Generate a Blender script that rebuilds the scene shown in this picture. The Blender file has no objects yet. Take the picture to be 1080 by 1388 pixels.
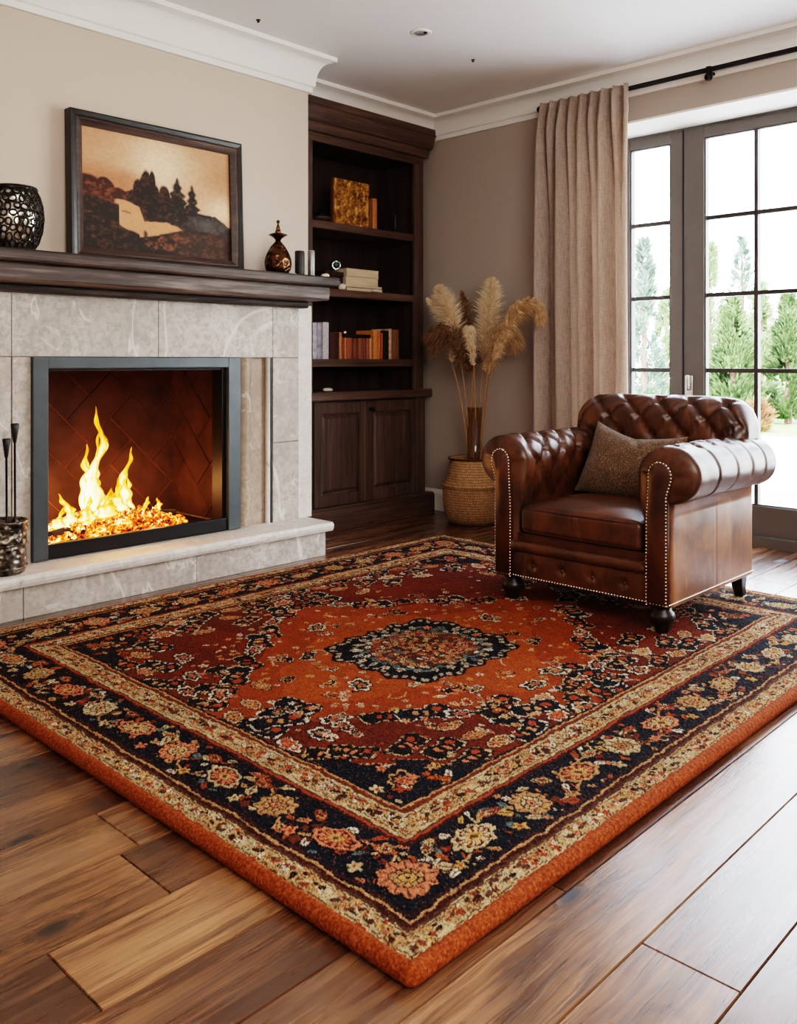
import bpy, bmesh, math, random
import numpy as np
from mathutils import Vector, Matrix, noise as mnoise
rnd = random.Random(7)
PI = math.pi
scene = bpy.context.scene
COL = scene.collection

# ------------------------------------------------------------------ helpers
def s2l(c):
    c /= 255.0
    return c / 12.92 if c <= 0.04045 else ((c + 0.055) / 1.055) ** 2.4
def rgb(r, g, b): return (s2l(r), s2l(g), s2l(b), 1.0)

class NT:
    """small wrapper around a material's node tree"""
    def __init__(s, name):
        s.m = bpy.data.materials.new(name); s.m.use_nodes = True
        s.t = s.m.node_tree; s.t.nodes.clear()
        s.out = s.n('ShaderNodeOutputMaterial')
    def n(s, typ, **kw):
        nd = s.t.nodes.new(typ)
        for k, v in kw.items(): setattr(nd, k, v)
        return nd
    def put(s, sock, v):
        if hasattr(v, 'is_output'): s.t.links.new(v, sock)
        elif v is not None:
            try: sock.default_value = v
            except Exception: sock.default_value = (v, v, v)
    def coord(s, kind='Object', scale=(1, 1, 1), loc=(0, 0, 0), vec=None):
        mp = s.n('ShaderNodeMapping')
        if vec is None: vec = s.n('ShaderNodeTexCoord').outputs[kind]
        s.put(mp.inputs['Vector'], vec); mp.inputs['Scale'].default_value = scale; mp.inputs['Location'].default_value = loc
        return mp.outputs[0]
    def noise(s, vec, scale=5, detail=4, rough=.55, dist=0, out='Fac'):
        nd = s.n('ShaderNodeTexNoise'); s.put(nd.inputs['Vector'], vec)
        nd.inputs['Scale'].default_value = scale; nd.inputs['Detail'].default_value = detail
        nd.inputs['Roughness'].default_value = rough; nd.inputs['Distortion'].default_value = dist
        return nd.outputs[out]
    def voro(s, vec, scale=5, feature='F1', out='Distance', rand=1):
        nd = s.n('ShaderNodeTexVoronoi', feature=feature); s.put(nd.inputs['Vector'], vec)
        nd.inputs['Scale'].default_value = scale; nd.inputs['Randomness'].default_value = rand
        return nd.outputs[out]
    def math(s, op, a, b=None, c=None, clamp=False):
        nd = s.n('ShaderNodeMath', operation=op, use_clamp=clamp)
        for i, v in enumerate((a, b, c)):
            if v is not None: s.put(nd.inputs[i], v)
        return nd.outputs[0]
    def ramp(s, fac, stops, interp='LINEAR'):
        nd = s.n('ShaderNodeValToRGB'); s.put(nd.inputs[0], fac); cr = nd.color_ramp; cr.interpolation = interp
        while len(cr.elements) < len(stops): cr.elements.new(.5)
        for e, (p, c) in zip(cr.elements, stops):
            e.position = p; e.color = c if not isinstance(c, (int, float)) else (c, c, c, 1)
        return nd.outputs[0]
    def mix(s, fac, a, b, blend='MIX'):
        nd = s.n('ShaderNodeMix', data_type='RGBA', blend_type=blend)
        s.put(nd.inputs[0], fac); s.put(nd.inputs[6], a); s.put(nd.inputs[7], b)
        return nd.outputs[2]
    def bump(s, h, strength=.3, dist=.01, nrm=None):
        nd = s.n('ShaderNodeBump'); s.put(nd.inputs['Height'], h)
        nd.inputs['Strength'].default_value = strength; nd.inputs['Distance'].default_value = dist
        if nrm is not None: s.put(nd.inputs['Normal'], nrm)
        return nd.outputs[0]
    def bsdf(s, col, rough=.5, metal=0, nrm=None, spec=.5, **kw):
        b = s.n('ShaderNodeBsdfPrincipled')
        s.put(b.inputs['Base Color'], col); s.put(b.inputs['Roughness'], rough); s.put(b.inputs['Metallic'], metal)
        s.put(b.inputs['Specular IOR Level'], spec)
        if nrm is not None: s.put(b.inputs['Normal'], nrm)
        for k, v in kw.items(): s.put(b.inputs[k.replace('_', ' ')], v)
        s.t.links.new(b.outputs[0], s.out.inputs[0]); s.b = b
        return s.m
    def attr(s, name, out='Color'):
        nd = s.n('ShaderNodeAttribute'); nd.attribute_name = name
        return nd.outputs[out]

def simple(name, c, rough=.5, metal=0, nscale=30, namt=.12, bump=.1, spec=.5):
    m = NT(name); v = m.coord()
    n = m.noise(v, nscale, 4)
    lo = tuple(x * (1 - namt) for x in c[:3]) + (1,); hi = tuple(min(1, x * (1 + namt)) for x in c[:3]) + (1,)
    return m.bsdf(m.ramp(n, [(.3, lo), (.7, hi)]), rough, metal, m.bump(n, bump, .004) if bump else None, spec)

class MB:
    """collects shapes and links them as ONE mesh object"""
    def __init__(s): s.v = []; s.f = []; s.c = None
    def add(s, vs, fs):
        o = len(s.v); s.v.extend(vs); s.f.extend([tuple(i + o for i in f) for f in fs]); return s
    def box(s, x0, x1, y0, y1, z0, z1):
        return s.add([(x0,y0,z0),(x1,y0,z0),(x1,y1,z0),(x0,y1,z0),(x0,y0,z1),(x1,y0,z1),(x1,y1,z1),(x0,y1,z1)],
                     [(0,3,2,1),(4,5,6,7),(0,1,5,4),(1,2,6,5),(2,3,7,6),(3,0,4,7)])
    def grid(s, P, close_u=False, close_v=False):
        """P[i][j] points"""
        nu, nv = len(P), len(P[0]); vs = [p for r in P for p in r]; fs = []
        for i in range(nu if close_u else nu - 1):
            for j in range(nv if close_v else nv - 1):
                a = i * nv + j; b = ((i + 1) % nu) * nv + j; c = ((i + 1) % nu) * nv + (j + 1) % nv; d = i * nv + (j + 1) % nv
                fs.append((a, b, c, d))
        return s.add(vs, fs)
    def lathe(s, prof, c=(0, 0, 0), seg=32, cap=True, fn=None):
        P = []
        for r, z in prof:
            row = []
            for k in range(seg):
                a = 2 * PI * k / seg; rr = r if fn is None else fn(r, z, a)
                row.append((c[0] + rr * math.cos(a), c[1] + rr * math.sin(a), c[2] + z))
            P.append(row)
        o = len(s.v); s.grid(P, close_v=True)
        # reversed order so normals face outward when the profile runs upward
        n = (len(prof) - 1) * seg
        s.f[-n:] = [tuple(reversed(f)) for f in s.f[-n:]]
        if cap:
            if prof[0][0] > 1e-6: s.f.append(tuple(o + k for k in reversed(range(seg))))
            if prof[-1][0] > 1e-6: s.f.append(tuple(o + (len(prof) - 1) * seg + k for k in range(seg)))
        return s
    def tube(s, pts, r, seg=8, close=False):
        pts = [Vector(p) for p in pts]; n = len(pts); P = []; up = None
        for i, p in enumerate(pts):
            if close: t = (pts[(i + 1) % n] - pts[i - 1])
            else: t = pts[min(i + 1, n - 1)] - pts[max(i - 1, 0)]
            t.normalize()
            if up is None:
                up = Vector((0, 0, 1)) if abs(t.z) < .9 else Vector((1, 0, 0))
            a = (up - t * up.dot(t)).normalized(); b = t.cross(a); up = a
            rr = r[i] if isinstance(r, (list, tuple)) else r
            P.append([tuple(p + (a * math.cos(2 * PI * k / seg) + b * math.sin(2 * PI * k / seg)) * rr) for k in range(seg)])
        o = len(s.v); s.grid(P, close_u=close, close_v=True)
        if not close:
            s.f.append(tuple(o + k for k in reversed(range(seg)))); s.f.append(tuple(o + (n - 1) * seg + k for k in range(seg)))
        return s
    def prism(s, poly, axis, a, b):
        """poly 2-D outline extruded along axis 0/1/2 from a to b"""
        def mk(p, t): return [(t, p[0], p[1]), (p[0], t, p[1]), (p[0], p[1], t)][axis]
        n = len(poly); vs = [mk(p, a) for p in poly] + [mk(p, b) for p in poly]
        return s.add(vs, [tuple(reversed(range(n))), tuple(range(n, 2 * n))] + [(i, (i + 1) % n, n + (i + 1) % n, n + i) for i in range(n)])
    def rbox(s, x0, x1, y0, y1, z0, z1, r, n=6, fn=None):
        """box with rounded edges, evenly divided"""
        c = [(x0 + x1) / 2, (y0 + y1) / 2, (z0 + z1) / 2]; h = [(x1 - x0) / 2, (y1 - y0) / 2, (z1 - z0) / 2]
        rr = min(r, min(h) * .999)
        def params(hh):
            k = max(2, n); inner = [-(hh - rr) + 2 * (hh - rr) * i / k for i in range(k + 1)]
            q = [-(hh - rr) - rr * math.tan(PI / 4 * (1 - i / 3)) for i in range(3)]
            return q + inner + [-t for t in reversed(q)]
        pr = [params(t) for t in h]
        for ax in range(3):
            u, w = (ax + 1) % 3, (ax + 2) % 3
            for sg in (-1, 1):
                P = []
                for a in pr[u]:
                    row = []
                    for b in pr[w]:
                        p = [0, 0, 0]; p[ax] = sg * h[ax]; p[u] = a; p[w] = b
                        q = [max(-(h[i] - rr), min(h[i] - rr, p[i])) for i in range(3)]
                        d = Vector([p[i] - q[i] for i in range(3)])
                        if d.length > 0: d = d.normalized() * rr
                        v = [c[i] + q[i] + d[i] for i in range(3)]
                        row.append(tuple(fn(v) if fn else v))
                    P.append(row)
                if sg < 0: P = P[::-1]
                s.grid(P)
        return s
    def build(s, name, mat, parent=None, smooth=False, bev=0, bseg=2, merge=False, wn=False):
        me = bpy.data.meshes.new(name); L = Vector((0, 0, 0))
        p = parent
        while p is not None: L += p.location; p = p.parent
        me.from_pydata([(x - L.x, y - L.y, z - L.z) for x, y, z in s.v], [], s.f)
        if merge:
            bm = bmesh.new(); bm.from_mesh(me); bmesh.ops.remove_doubles(bm, verts=bm.verts, dist=1e-5)
            bmesh.ops.recalc_face_normals(bm, faces=bm.faces); bm.to_mesh(me); bm.free()
        me.materials.append(mat); o = bpy.data.objects.new(name, me); COL.objects.link(o)
        if parent is not None: o.parent = parent
        if smooth: me.polygons.foreach_set('use_smooth', [True] * len(me.polygons))
        if bev:
            b = o.modifiers.new('Bevel', 'BEVEL'); b.width = bev; b.segments = bseg; b.limit_method = 'ANGLE'; b.angle_limit = .6
            b.harden_normals = False
        return o

def tag(o, label, cat, group=None, kind=None):
    o['label'] = label; o['category'] = cat
    if group: o['group'] = group
    if kind: o['kind'] = kind
    return o
def thing(name, loc, label, cat, group=None):
    o = bpy.data.objects.new(name, None); COL.objects.link(o); o.location = loc; o.empty_display_size = .05
    return tag(o, label, cat, group)
def struct(name, loc=None):
    o = bpy.data.objects.new(name, None); COL.objects.link(o); o.location = loc or (0, 0, 0); o['kind'] = 'structure'
    return o
def S(o): o['kind'] = 'structure'; return o

# ------------------------------------------------------------------ materials
def m_wall(name, c):
    m = NT(name); v = m.coord()
    n = m.noise(v, 3, 3); f = m.noise(v, 220, 3)
    return m.bsdf(m.mix(m.math('MULTIPLY', n, .12), c, tuple(x * .8 for x in c[:3]) + (1,)), .75, 0, m.bump(f, .08, .002), .3)
M = {}
M['wall'] = m_wall('wall_paint', rgb(196, 181, 166))
M['wall_shaded'] = m_wall('shaded_window_wall_paint', rgb(172, 160, 150))  # wall paint darkened, the window wall's shade is put into its colour
M['ceil'] = m_wall('ceiling_paint', rgb(242, 241, 240))
M['white'] = m_wall('white_trim_paint', rgb(234, 232, 228))
M['reveal'] = m_wall('white_reveal_paint', rgb(240, 236, 230))

def m_floor():
    m = NT('oak_planks')
    at = m.attr('plank'); sep = m.n('ShaderNodeSeparateColor'); m.put(sep.inputs[0], at)
    R, G, B = sep.outputs
    tc = m.n('ShaderNodeTexCoord').outputs['Object']
    off = m.n('ShaderNodeCombineXYZ'); m.put(off.inputs[0], m.math('MULTIPLY', R, 37.0)); m.put(off.inputs[1], m.math('MULTIPLY', G, 53.0)); m.put(off.inputs[2], m.math('MULTIPLY', B, 11.0))
    va = m.n('ShaderNodeVectorMath', operation='ADD'); m.put(va.inputs[0], tc); m.put(va.inputs[1], off.outputs[0]); P = va.outputs[0]
    warp = m.noise(m.coord(vec=P, scale=(1.6, 5, 1)), 1.5, 3, out='Color')
    wv = m.n('ShaderNodeVectorMath', operation='MULTIPLY_ADD'); m.put(wv.inputs[0], warp); m.put(wv.inputs[1], (.10, .05, 0)); m.put(wv.inputs[2], P); PW = wv.outputs[0]
    # cathedral rings
    big = m.noise(m.coord(vec=PW, scale=(.75, 5.0, 1)), 1.0, 2, .45)
    ring = m.math('SINE', m.math('MULTIPLY', big, 62.0))
    fib = m.noise(m.coord(vec=PW, scale=(4.0, 210, 1)), 1.0, 4, .65)
    fib2 = m.noise(m.coord(vec=PW, scale=(1.3, 34, 1)), 1.0, 4, .6)
    blot = m.noise(m.coord(vec=P, scale=(1.2, 5, 1)), 1.3, 4, .6)
    # knots
    kv = m.n('ShaderNodeTexVoronoi', voronoi_dimensions='2D'); m.put(kv.inputs['Vector'], m.coord(vec=PW, scale=(1.0, 2.1, 1))); kv.inputs['Scale'].default_value = 1.75
    kd = kv.outputs['Distance']; kc = m.n('ShaderNodeSeparateColor'); m.put(kc.inputs[0], kv.outputs['Color'])
    has = m.math('GREATER_THAN', kc.outputs[0], .35)
    size = m.math('MULTIPLY_ADD', m.math('POWER', kc.outputs[1], 2.0), .085, .042)
    kr = m.math('DIVIDE', kd, size)
    core = m.math('MULTIPLY', m.math('SUBTRACT', 1.0, m.math('SMOOTH_MIN', kr, 1.0, .4), clamp=True), has, clamp=True)
    halo = m.math('MULTIPLY', m.ramp(m.math('DIVIDE', kr, 5.0), [(0, 1.0), (1, 0.0)]), has)
    rings2 = m.math('SINE', m.math('MULTIPLY_ADD', kr, 4.6, m.math('MULTIPLY', fib2, 5.0)))
    base = m.ramp(R, [(0, rgb(78, 48, 30)), (.3, rgb(110, 70, 43)), (.6, rgb(133, 88, 55)), (.85, rgb(158, 109, 70)), (1, rgb(178, 128, 86))])
    c = m.mix(m.ramp(ring, [(.0, 0.0), (.6, .06), (1, .34)]), base, rgb(72, 42, 25))
    c = m.mix(m.ramp(fib2, [(.36, .50), (.58, 0.0)]), c, rgb(60, 36, 22))
    c = m.mix(m.ramp(fib2, [(.52, .0), (.72, .35)]), c, rgb(178, 132, 92))
    c = m.mix(m.ramp(fib, [(.36, .7), (.56, 0.0)]), c, rgb(44, 25, 16))
    c = m.mix(m.ramp(blot, [(.36, .7), (.52, 0.0)]), c, rgb(58, 35, 23))
    c = m.mix(m.ramp(blot, [(.55, 0.0), (.85, .45)]), c, rgb(196, 150, 108))
    c = m.mix(m.math('MULTIPLY', halo, m.ramp(rings2, [(.2, .25), (.8, .75)])), c, rgb(48, 28, 18))
    c = m.mix(m.ramp(core, [(.05, 0.0), (.35, 1.0)]), c, rgb(16, 10, 8))
    h = m.math('ADD', m.math('MULTIPLY', fib, .5), m.math('MULTIPLY', ring, .12))
    h = m.math('SUBTRACT', h, m.math('MULTIPLY', core, .8))
    big2 = m.noise(m.coord(vec=P, scale=(.8, 4, 1)), 2.0, 2)
    rg = m.math('ADD', m.math('MULTIPLY_ADD', fib2, .20, .17), m.math('MULTIPLY', core, .3))
    return m.bsdf(c, rg, 0, m.bump(h, .32, .0022), .9, Coat_Weight=.35, Coat_Roughness=.22)
M['floor'] = m_floor()

def m_stone(name, c0, c1, c2, sc=1.0, vein=.6):
    m = NT(name); v = m.coord(scale=(sc, sc, sc))
    d = m.noise(v, 2.6, 6, .62, .8); f = m.noise(v, 42, 5, .65); g = m.noise(v, 150, 2)
    cr = m.voro(m.coord(vec=v, scale=(1, 1, 1)), 6, 'DISTANCE_TO_EDGE')
    ve = m.noise(m.coord(vec=v, scale=(1, 1, .55)), 1.5, 5, .5, 1.0)
    c = m.ramp(d, [(.28, c1), (.5, c0), (.72, c2)])
    c = m.mix(m.ramp(f, [(.40, .75), (.56, 0.0)]), c, c1)
    c = m.mix(m.ramp(m.math('ABSOLUTE', m.math('SUBTRACT', ve, .5)), [(0, vein), (.010, 0.0)]), c, rgb(238, 232, 224))
    c = m.mix(m.ramp(m.noise(v, 9, 4, .6, .8), [(.62, 0.0), (.70, .5)]), c, rgb(232, 226, 216))
    c = m.mix(m.ramp(m.noise(v, 14, 4, .6, .8), [(.28, .45), (.38, 0.0)]), c, rgb(128, 114, 100))
    return m.bsdf(c, .5, 0, m.bump(m.math('ADD', f, m.math('MULTIPLY', g, .4)), .3, .004), .4)
M['stone'] = m_stone('limestone', rgb(184, 174, 163), rgb(156, 145, 134), rgb(208, 200, 190))
M['stone_edge'] = m_stone('dark_stone_edge', rgb(150, 142, 132), rgb(112, 104, 96), rgb(182, 174, 164), 3)
M['stone_pale'] = m_stone('pale_limestone', rgb(220, 213, 203), rgb(204, 196, 186), rgb(230, 224, 216))
M['stone_warm'] = m_stone('warm_limestone', rgb(160, 140, 120), rgb(138, 118, 100), rgb(178, 160, 142), 1, .08)

def m_wood(name, lo, mid, hi, axis=0, rough=.45, fine=120, bump=.25, spec=.4):
    m = NT(name)
    sc = [fine, fine, fine]; sc[axis] = 3.0
    sc2 = [14, 14, 14]; sc2[axis] = 1.0
    n = m.noise(m.coord(scale=tuple(sc)), 1, 4, .6); k = m.noise(m.coord(scale=tuple(sc2)), 1, 4, .6, .8)
    t = m.math('ADD', m.math('MULTIPLY', n, .5), m.math('MULTIPLY', k, .5))
    return m.bsdf(m.ramp(t, [(.34, lo), (.5, mid), (.66, hi)]), m.math('MULTIPLY_ADD', n, .3, rough - .15), 0, m.bump(t, bump, .002), spec)
M['mantel'] = m_wood('weathered_mantel_wood', rgb(34, 28, 26), rgb(66, 55, 50), rgb(108, 95, 89), 0, .6, 70, .8)
M['mantel2'] = m_wood('weathered_mantel_beam', rgb(40, 33, 30), rgb(82, 69, 63), rgb(138, 126, 119), 0, .6, 60, .9)
M['case'] = m_wood('walnut_case', rgb(50, 37, 30), rgb(78, 59, 49), rgb(108, 86, 74), 2, .42, 90, .15)
M['caseh'] = m_wood('walnut_case_rail', rgb(56, 41, 33), rgb(84, 63, 52), rgb(114, 90, 77), 0, .42, 90, .15)
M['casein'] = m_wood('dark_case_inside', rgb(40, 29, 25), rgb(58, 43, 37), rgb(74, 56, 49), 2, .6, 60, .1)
M['frame'] = m_wood('ebonised_frame', rgb(14, 10, 9), rgb(24, 18, 16), rgb(38, 29, 26), 0, .35, 60, .1, .5)
M['frame2'] = m_wood('bronzed_frame', rgb(44, 31, 26), rgb(64, 47, 40), rgb(90, 70, 60), 0, .4, 60, .1, .5)
M['black'] = simple('black_iron', rgb(24, 22, 22), .45, .6)
M['blackm'] = simple('soft_black', rgb(18, 16, 15), .5)
M['steel'] = simple('fireplace_steel', rgb(72, 78, 80), .42, .25, 12, .15, .03)
M['steeld'] = simple('dark_fireplace_steel', rgb(22, 20, 20), .5, .4)
M['doorf'] = simple('grey_door_frame', rgb(92, 86, 82), .45, 0, 8, .06, .02)
M['muntin'] = simple('dark_muntin', rgb(58, 54, 54), .4)
M['chrome'] = simple('brushed_handle', rgb(200, 198, 194), .25, 1)
M['gasket'] = simple('door_gasket', rgb(30, 28, 27), .7)

def m_glass(name, tint=(1, 1, 1, 1), refl=.06):
    m = NT(name); t = m.n('ShaderNodeBsdfTransparent'); g = m.n('ShaderNodeBsdfGlossy')
    t.inputs[0].default_value = tint; g.inputs['Roughness'].default_value = .02
    fr = m.n('ShaderNodeLayerWeight'); fr.inputs[0].default_value = .5
    mx = m.n('ShaderNodeMixShader'); m.put(mx.inputs[0], m.math('MULTIPLY_ADD', m.math('POWER', fr.outputs['Facing'], 4.0), .6, refl * .3))
    m.t.links.new(t.outputs[0], mx.inputs[1]); m.t.links.new(g.outputs[0], mx.inputs[2]); m.t.links.new(mx.outputs[0], m.out.inputs[0])
    return m.m
M['glass'] = m_glass('pane_glass')
M['vglass'] = m_glass('vase_glass', rgb(236, 226, 214), .2)

def m_leather(name, dk, md, lt, hi, flat=False):
    m = NT(name); v = m.coord()
    n = m.noise(v, 5, 5, .6, .4); w = m.noise(m.coord(scale=(9, 9, 3)), 1.6, 5, .65, 1.2)
    vo = m.voro(v, 330, 'DISTANCE_TO_EDGE'); cr = m.noise(v, 60, 4, .6, 1.0)
    c = m.ramp(n, [(.3, dk), (.5, md), (.72, lt)])
    c = m.mix(m.ramp(w, [(.56, 0.0), (.72, .5)]), c, hi)
    c = m.mix(m.ramp(w, [(.28, .6), (.42, 0.0)]), c, dk)
    c = m.mix(m.ramp(m.math('ABSOLUTE', m.math('SUBTRACT', cr, .5)), [(0, .25), (.02, 0.0)]), c, hi)
    # darker in creases, from the pointiness of the tufted mesh
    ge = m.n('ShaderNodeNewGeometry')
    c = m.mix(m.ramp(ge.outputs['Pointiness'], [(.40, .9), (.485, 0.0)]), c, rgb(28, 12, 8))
    h = m.math('ADD', m.math('MULTIPLY', vo, .25), m.math('MULTIPLY', cr, .35))
    return m.bsdf(c, m.math('MULTIPLY_ADD', n, .22, .23), 0, m.bump(h, .16, .003), .55)
M['leather'] = m_leather('cognac_leather', rgb(36, 18, 9), rgb(72, 38, 19), rgb(100, 56, 29), rgb(134, 84, 50))
M['leather_side'] = m_leather('worn_cognac_leather', rgb(64, 32, 14), rgb(106, 60, 29), rgb(136, 84, 45), rgb(166, 112, 68))
M['leather_dark'] = m_leather('dark_cognac_leather', rgb(36, 16, 8), rgb(64, 31, 16), rgb(82, 43, 23), rgb(104, 60, 36))
M['nail'] = simple('pale_nailhead', rgb(222, 212, 198), .25, 1)
M['footw'] = simple('dark_turned_wood', rgb(26, 16, 12), .35, 0, 30, .2, .05)

def m_curtain():
    m = NT('linen_curtain')
    a = m.noise(m.coord(scale=(40, 300, 20)), 1, 3); b = m.noise(m.coord(scale=(30, 30, 420)), 1, 3); n = m.noise(m.coord(), 3, 3)
    t = m.math('ADD', m.math('MULTIPLY', a, .5), m.math('MULTIPLY', b, .5))
    c = m.ramp(t, [(.35, rgb(176, 158, 146)), (.65, rgb(218, 202, 189))])
    c = m.mix(m.math('MULTIPLY', n, .25), c, rgb(166, 142, 128))
    d = m.n('ShaderNodeBsdfDiffuse'); m.put(d.inputs[0], c); m.put(d.inputs['Normal'], m.bump(t, .25, .002))
    tr = m.n('ShaderNodeBsdfTranslucent'); m.put(tr.inputs[0], c)
    mx = m.n('ShaderNodeMixShader'); mx.inputs[0].default_value = .42
    m.t.links.new(d.outputs[0], mx.inputs[1]); m.t.links.new(tr.outputs[0], mx.inputs[2]); m.t.links.new(mx.outputs[0], m.out.inputs[0])
    return m.m
M['curtain'] = m_curtain()

def m_attr(name, rough=.9, fine=900, amt=.35, bump=.5, spec=.2, sheen=0):
    m = NT(name); c = m.attr('Col'); v = m.coord()
    n = m.noise(v, fine, 2, .7)
    c2 = m.mix(1.0, c, m.ramp(n, [(.25, 1 - amt), (.75, 1 + amt)]), 'MULTIPLY')
    return m.bsdf(c2, rough, 0, m.bump(n, bump, .003), spec, **({'Sheen_Weight': sheen, 'Sheen_Roughness': .4} if sheen else {}))
M['rug'] = m_attr('wool_pile', .9, 420, .45, .7, .15)
M['canvas'] = m_attr('painted_canvas', .6, 300, .06, .25, .3)
def m_bind():
    m = NT('rug_binding'); v = m.coord(scale=(1, 1, 1))
    n = m.noise(v, 160, 3, .6); k = m.noise(v, 25, 3)
    c = m.ramp(n, [(.3, rgb(92, 38, 12)), (.5, rgb(134, 62, 23)), (.72, rgb(176, 98, 48))])
    return m.bsdf(m.mix(m.math('MULTIPLY', k, .4), c, rgb(120, 40, 12)), .9, 0, m.bump(n, .8, .004), .15)
M['bind'] = m_bind()
M['fringe'] = simple('cream_fringe', rgb(214, 196, 166), .9, 0, 200, .2, .2)

def m_weave():
    m = NT('seagrass_weave'); tc = m.n('ShaderNodeTexCoord').outputs['UV']
    br = m.n('ShaderNodeTexBrick'); m.put(br.inputs['Vector'], m.coord(vec=tc, scale=(74, 56, 1))); br.inputs['Scale'].default_value = 1
    br.inputs['Mortar Size'].default_value = .09; br.inputs['Brick Width'].default_value = .8; br.inputs['Row Height'].default_value = .9
    br.inputs['Color1'].default_value = rgb(212, 172, 128); br.inputs['Color2'].default_value = rgb(186, 144, 102); br.inputs['Mortar'].default_value = rgb(120, 84, 54)
    n = m.noise(m.coord(), 40, 4)
    n2 = m.noise(m.coord(scale=(60, 60, 160)), 1, 3)
    c = m.mix(m.ramp(n, [(.35, .4), (.6, 0.0)]), br.outputs[0], rgb(150, 108, 70))
    c = m.mix(m.ramp(n2, [(.55, 0.0), (.7, .6)]), c, rgb(206, 164, 118))
    h = m.math('ADD', m.math('MULTIPLY', br.outputs['Fac'], -1.0), m.math('MULTIPLY', n2, .8))
    return m.bsdf(c, .8, 0, m.bump(h, .9, .006), .25)
M['weave'] = m_weave()
def m_plume(name, a, b):
    m = NT(name); n = m.noise(m.coord(), 35, 4)
    c = m.ramp(n, [(.35, a), (.65, b)])
    d = m.n('ShaderNodeBsdfDiffuse'); m.put(d.inputs[0], c); tr = m.n('ShaderNodeBsdfTranslucent'); m.put(tr.inputs[0], c)
    mx = m.n('ShaderNodeMixShader'); mx.inputs[0].default_value = .3
    m.t.links.new(d.outputs[0], mx.inputs[1]); m.t.links.new(tr.outputs[0], mx.inputs[2]); m.t.links.new(mx.outputs[0], m.out.inputs[0])
    return m.m
M['plume_l'] = m_plume('pale_plume', rgb(232, 206, 170), rgb(252, 240, 218))
M['plume_m'] = m_plume('tan_plume', rgb(196, 162, 124), rgb(234, 206, 168))
M['plume_d'] = m_plume('brown_plume', rgb(128, 98, 72), rgb(180, 144, 108))
M['stem'] = simple('dry_stem', rgb(168, 122, 76), .7, 0, 60, .25, .1)

def m_pillow():
    m = NT('brown_boucle'); v = m.coord()
    n = m.noise(v, 230, 3, .7); k = m.noise(v, 60, 3, .6, 1.5)
    c = m.ramp(n, [(.36, rgb(58, 40, 28)), (.55, rgb(116, 87, 63)), (.72, rgb(190, 158, 124))])
    c = m.mix(m.ramp(k, [(.4, .5), (.6, 0.0)]), c, rgb(50, 33, 23))
    return m.bsdf(c, .7, 0, m.bump(n, .7, .004), .35, Sheen_Weight=.15)
M['pillow'] = m_pillow()

def m_flame():
    m = NT('flame'); g = m.attr('Col'); sep = m.n('ShaderNodeSeparateColor'); m.put(sep.inputs[0], g); t = sep.outputs[0]
    lw = m.n('ShaderNodeLayerWeight'); lw.inputs[0].default_value = .5
    n = m.noise(m.coord(scale=(40, 40, 14)), 1, 3, .6, .6)
    core = m.math('SUBTRACT', 1.0, lw.outputs['Facing'])
    k = m.math('SUBTRACT', m.math('ADD', core, m.math('MULTIPLY', n, .6)), m.math('MULTIPLY_ADD', t, .70, .10))
    col = m.ramp(k, [(.0, rgb(235, 60, 2)), (.3, rgb(255, 110, 10)), (.6, rgb(255, 165, 40)), (.95, rgb(255, 232, 150))])
    st = m.ramp(k, [(.0, .03), (.35, .16), (.95, 1.0)])
    em = m.n('ShaderNodeEmission'); m.put(em.inputs[0], col); m.put(em.inputs[1], m.math('MULTIPLY', st, 5.0))
    tr = m.n('ShaderNodeBsdfTransparent'); mx = m.n('ShaderNodeMixShader')
    m.put(mx.inputs[0], m.ramp(k, [(.05, 0.0), (.5, .95)]))
    m.t.links.new(tr.outputs[0], mx.inputs[1]); m.t.links.new(em.outputs[0], mx.inputs[2]); m.t.links.new(mx.outputs[0], m.out.inputs[0])
    return m.m
M['flame'] = m_flame()
def m_ember():
    m = NT('ember_bed'); v = m.coord(); n = m.noise(v, 16, 4, .7, .5); k = m.noise(v, 70, 2)
    t = m.math('ADD', m.math('MULTIPLY', n, .6), m.math('MULTIPLY', k, .4))
    c = m.ramp(t, [(.4, rgb(20, 8, 5)), (.6, rgb(90, 30, 10))])
    e = m.ramp(t, [(.44, rgb(0, 0, 0)), (.50, rgb(190, 50, 5)), (.56, rgb(255, 140, 30)), (.62, rgb(255, 236, 170))])
    return m.bsdf(c, .6, 0, None, .5, Emission_Color=e, Emission_Strength=3.0)
M['ember'] = m_ember()
M['log'] = simple('charred_wood', rgb(22, 12, 8), .9, 0, 40, .4, .5)
M['brick'] = simple('firebrick', rgb(58, 36, 27), .85, 0, 9, .4, .5, .2)
M['mortar'] = simple('firebrick_joint', rgb(120, 72, 46), .9, 0, 60, .2, .1, .2)

def m_hammer(name, a, b, metal, rough, scale, bump):
    m = NT(name); v = m.coord(); vo = m.voro(v, scale, 'SMOOTH_F1'); n = m.noise(v, scale * .6, 3)
    return m.bsdf(m.ramp(n, [(.35, a), (.65, b)]), rough, metal, m.bump(vo, bump, .02), .6)
M['bucket'] = m_hammer('embossed_pewter', rgb(52, 46, 40), rgb(150, 140, 126), .9, .4, 45, .9)
M['openwork'] = m_hammer('dark_openwork_metal', rgb(26, 20, 17), rgb(52, 42, 36), .7, .35, 60, .4)
M['mercury'] = m_hammer('mercury_glass', rgb(196, 190, 180), rgb(240, 236, 228), .9, .2, 30, .6)
M['bronze'] = m_hammer('bronze_glaze', rgb(38, 22, 12), rgb(112, 72, 38), .75, .2, 38, .8)
M['gold'] = m_hammer('carved_gilt', rgb(122, 76, 28), rgb(206, 148, 70), .45, .4, 36, 1.0)
M['pewter'] = simple('pewter', rgb(150, 148, 148), .35, .8)
M['silverg'] = m_hammer('silvered_glass', rgb(150, 160, 166), rgb(226, 232, 236), .9, .15, 30, .5)
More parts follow.
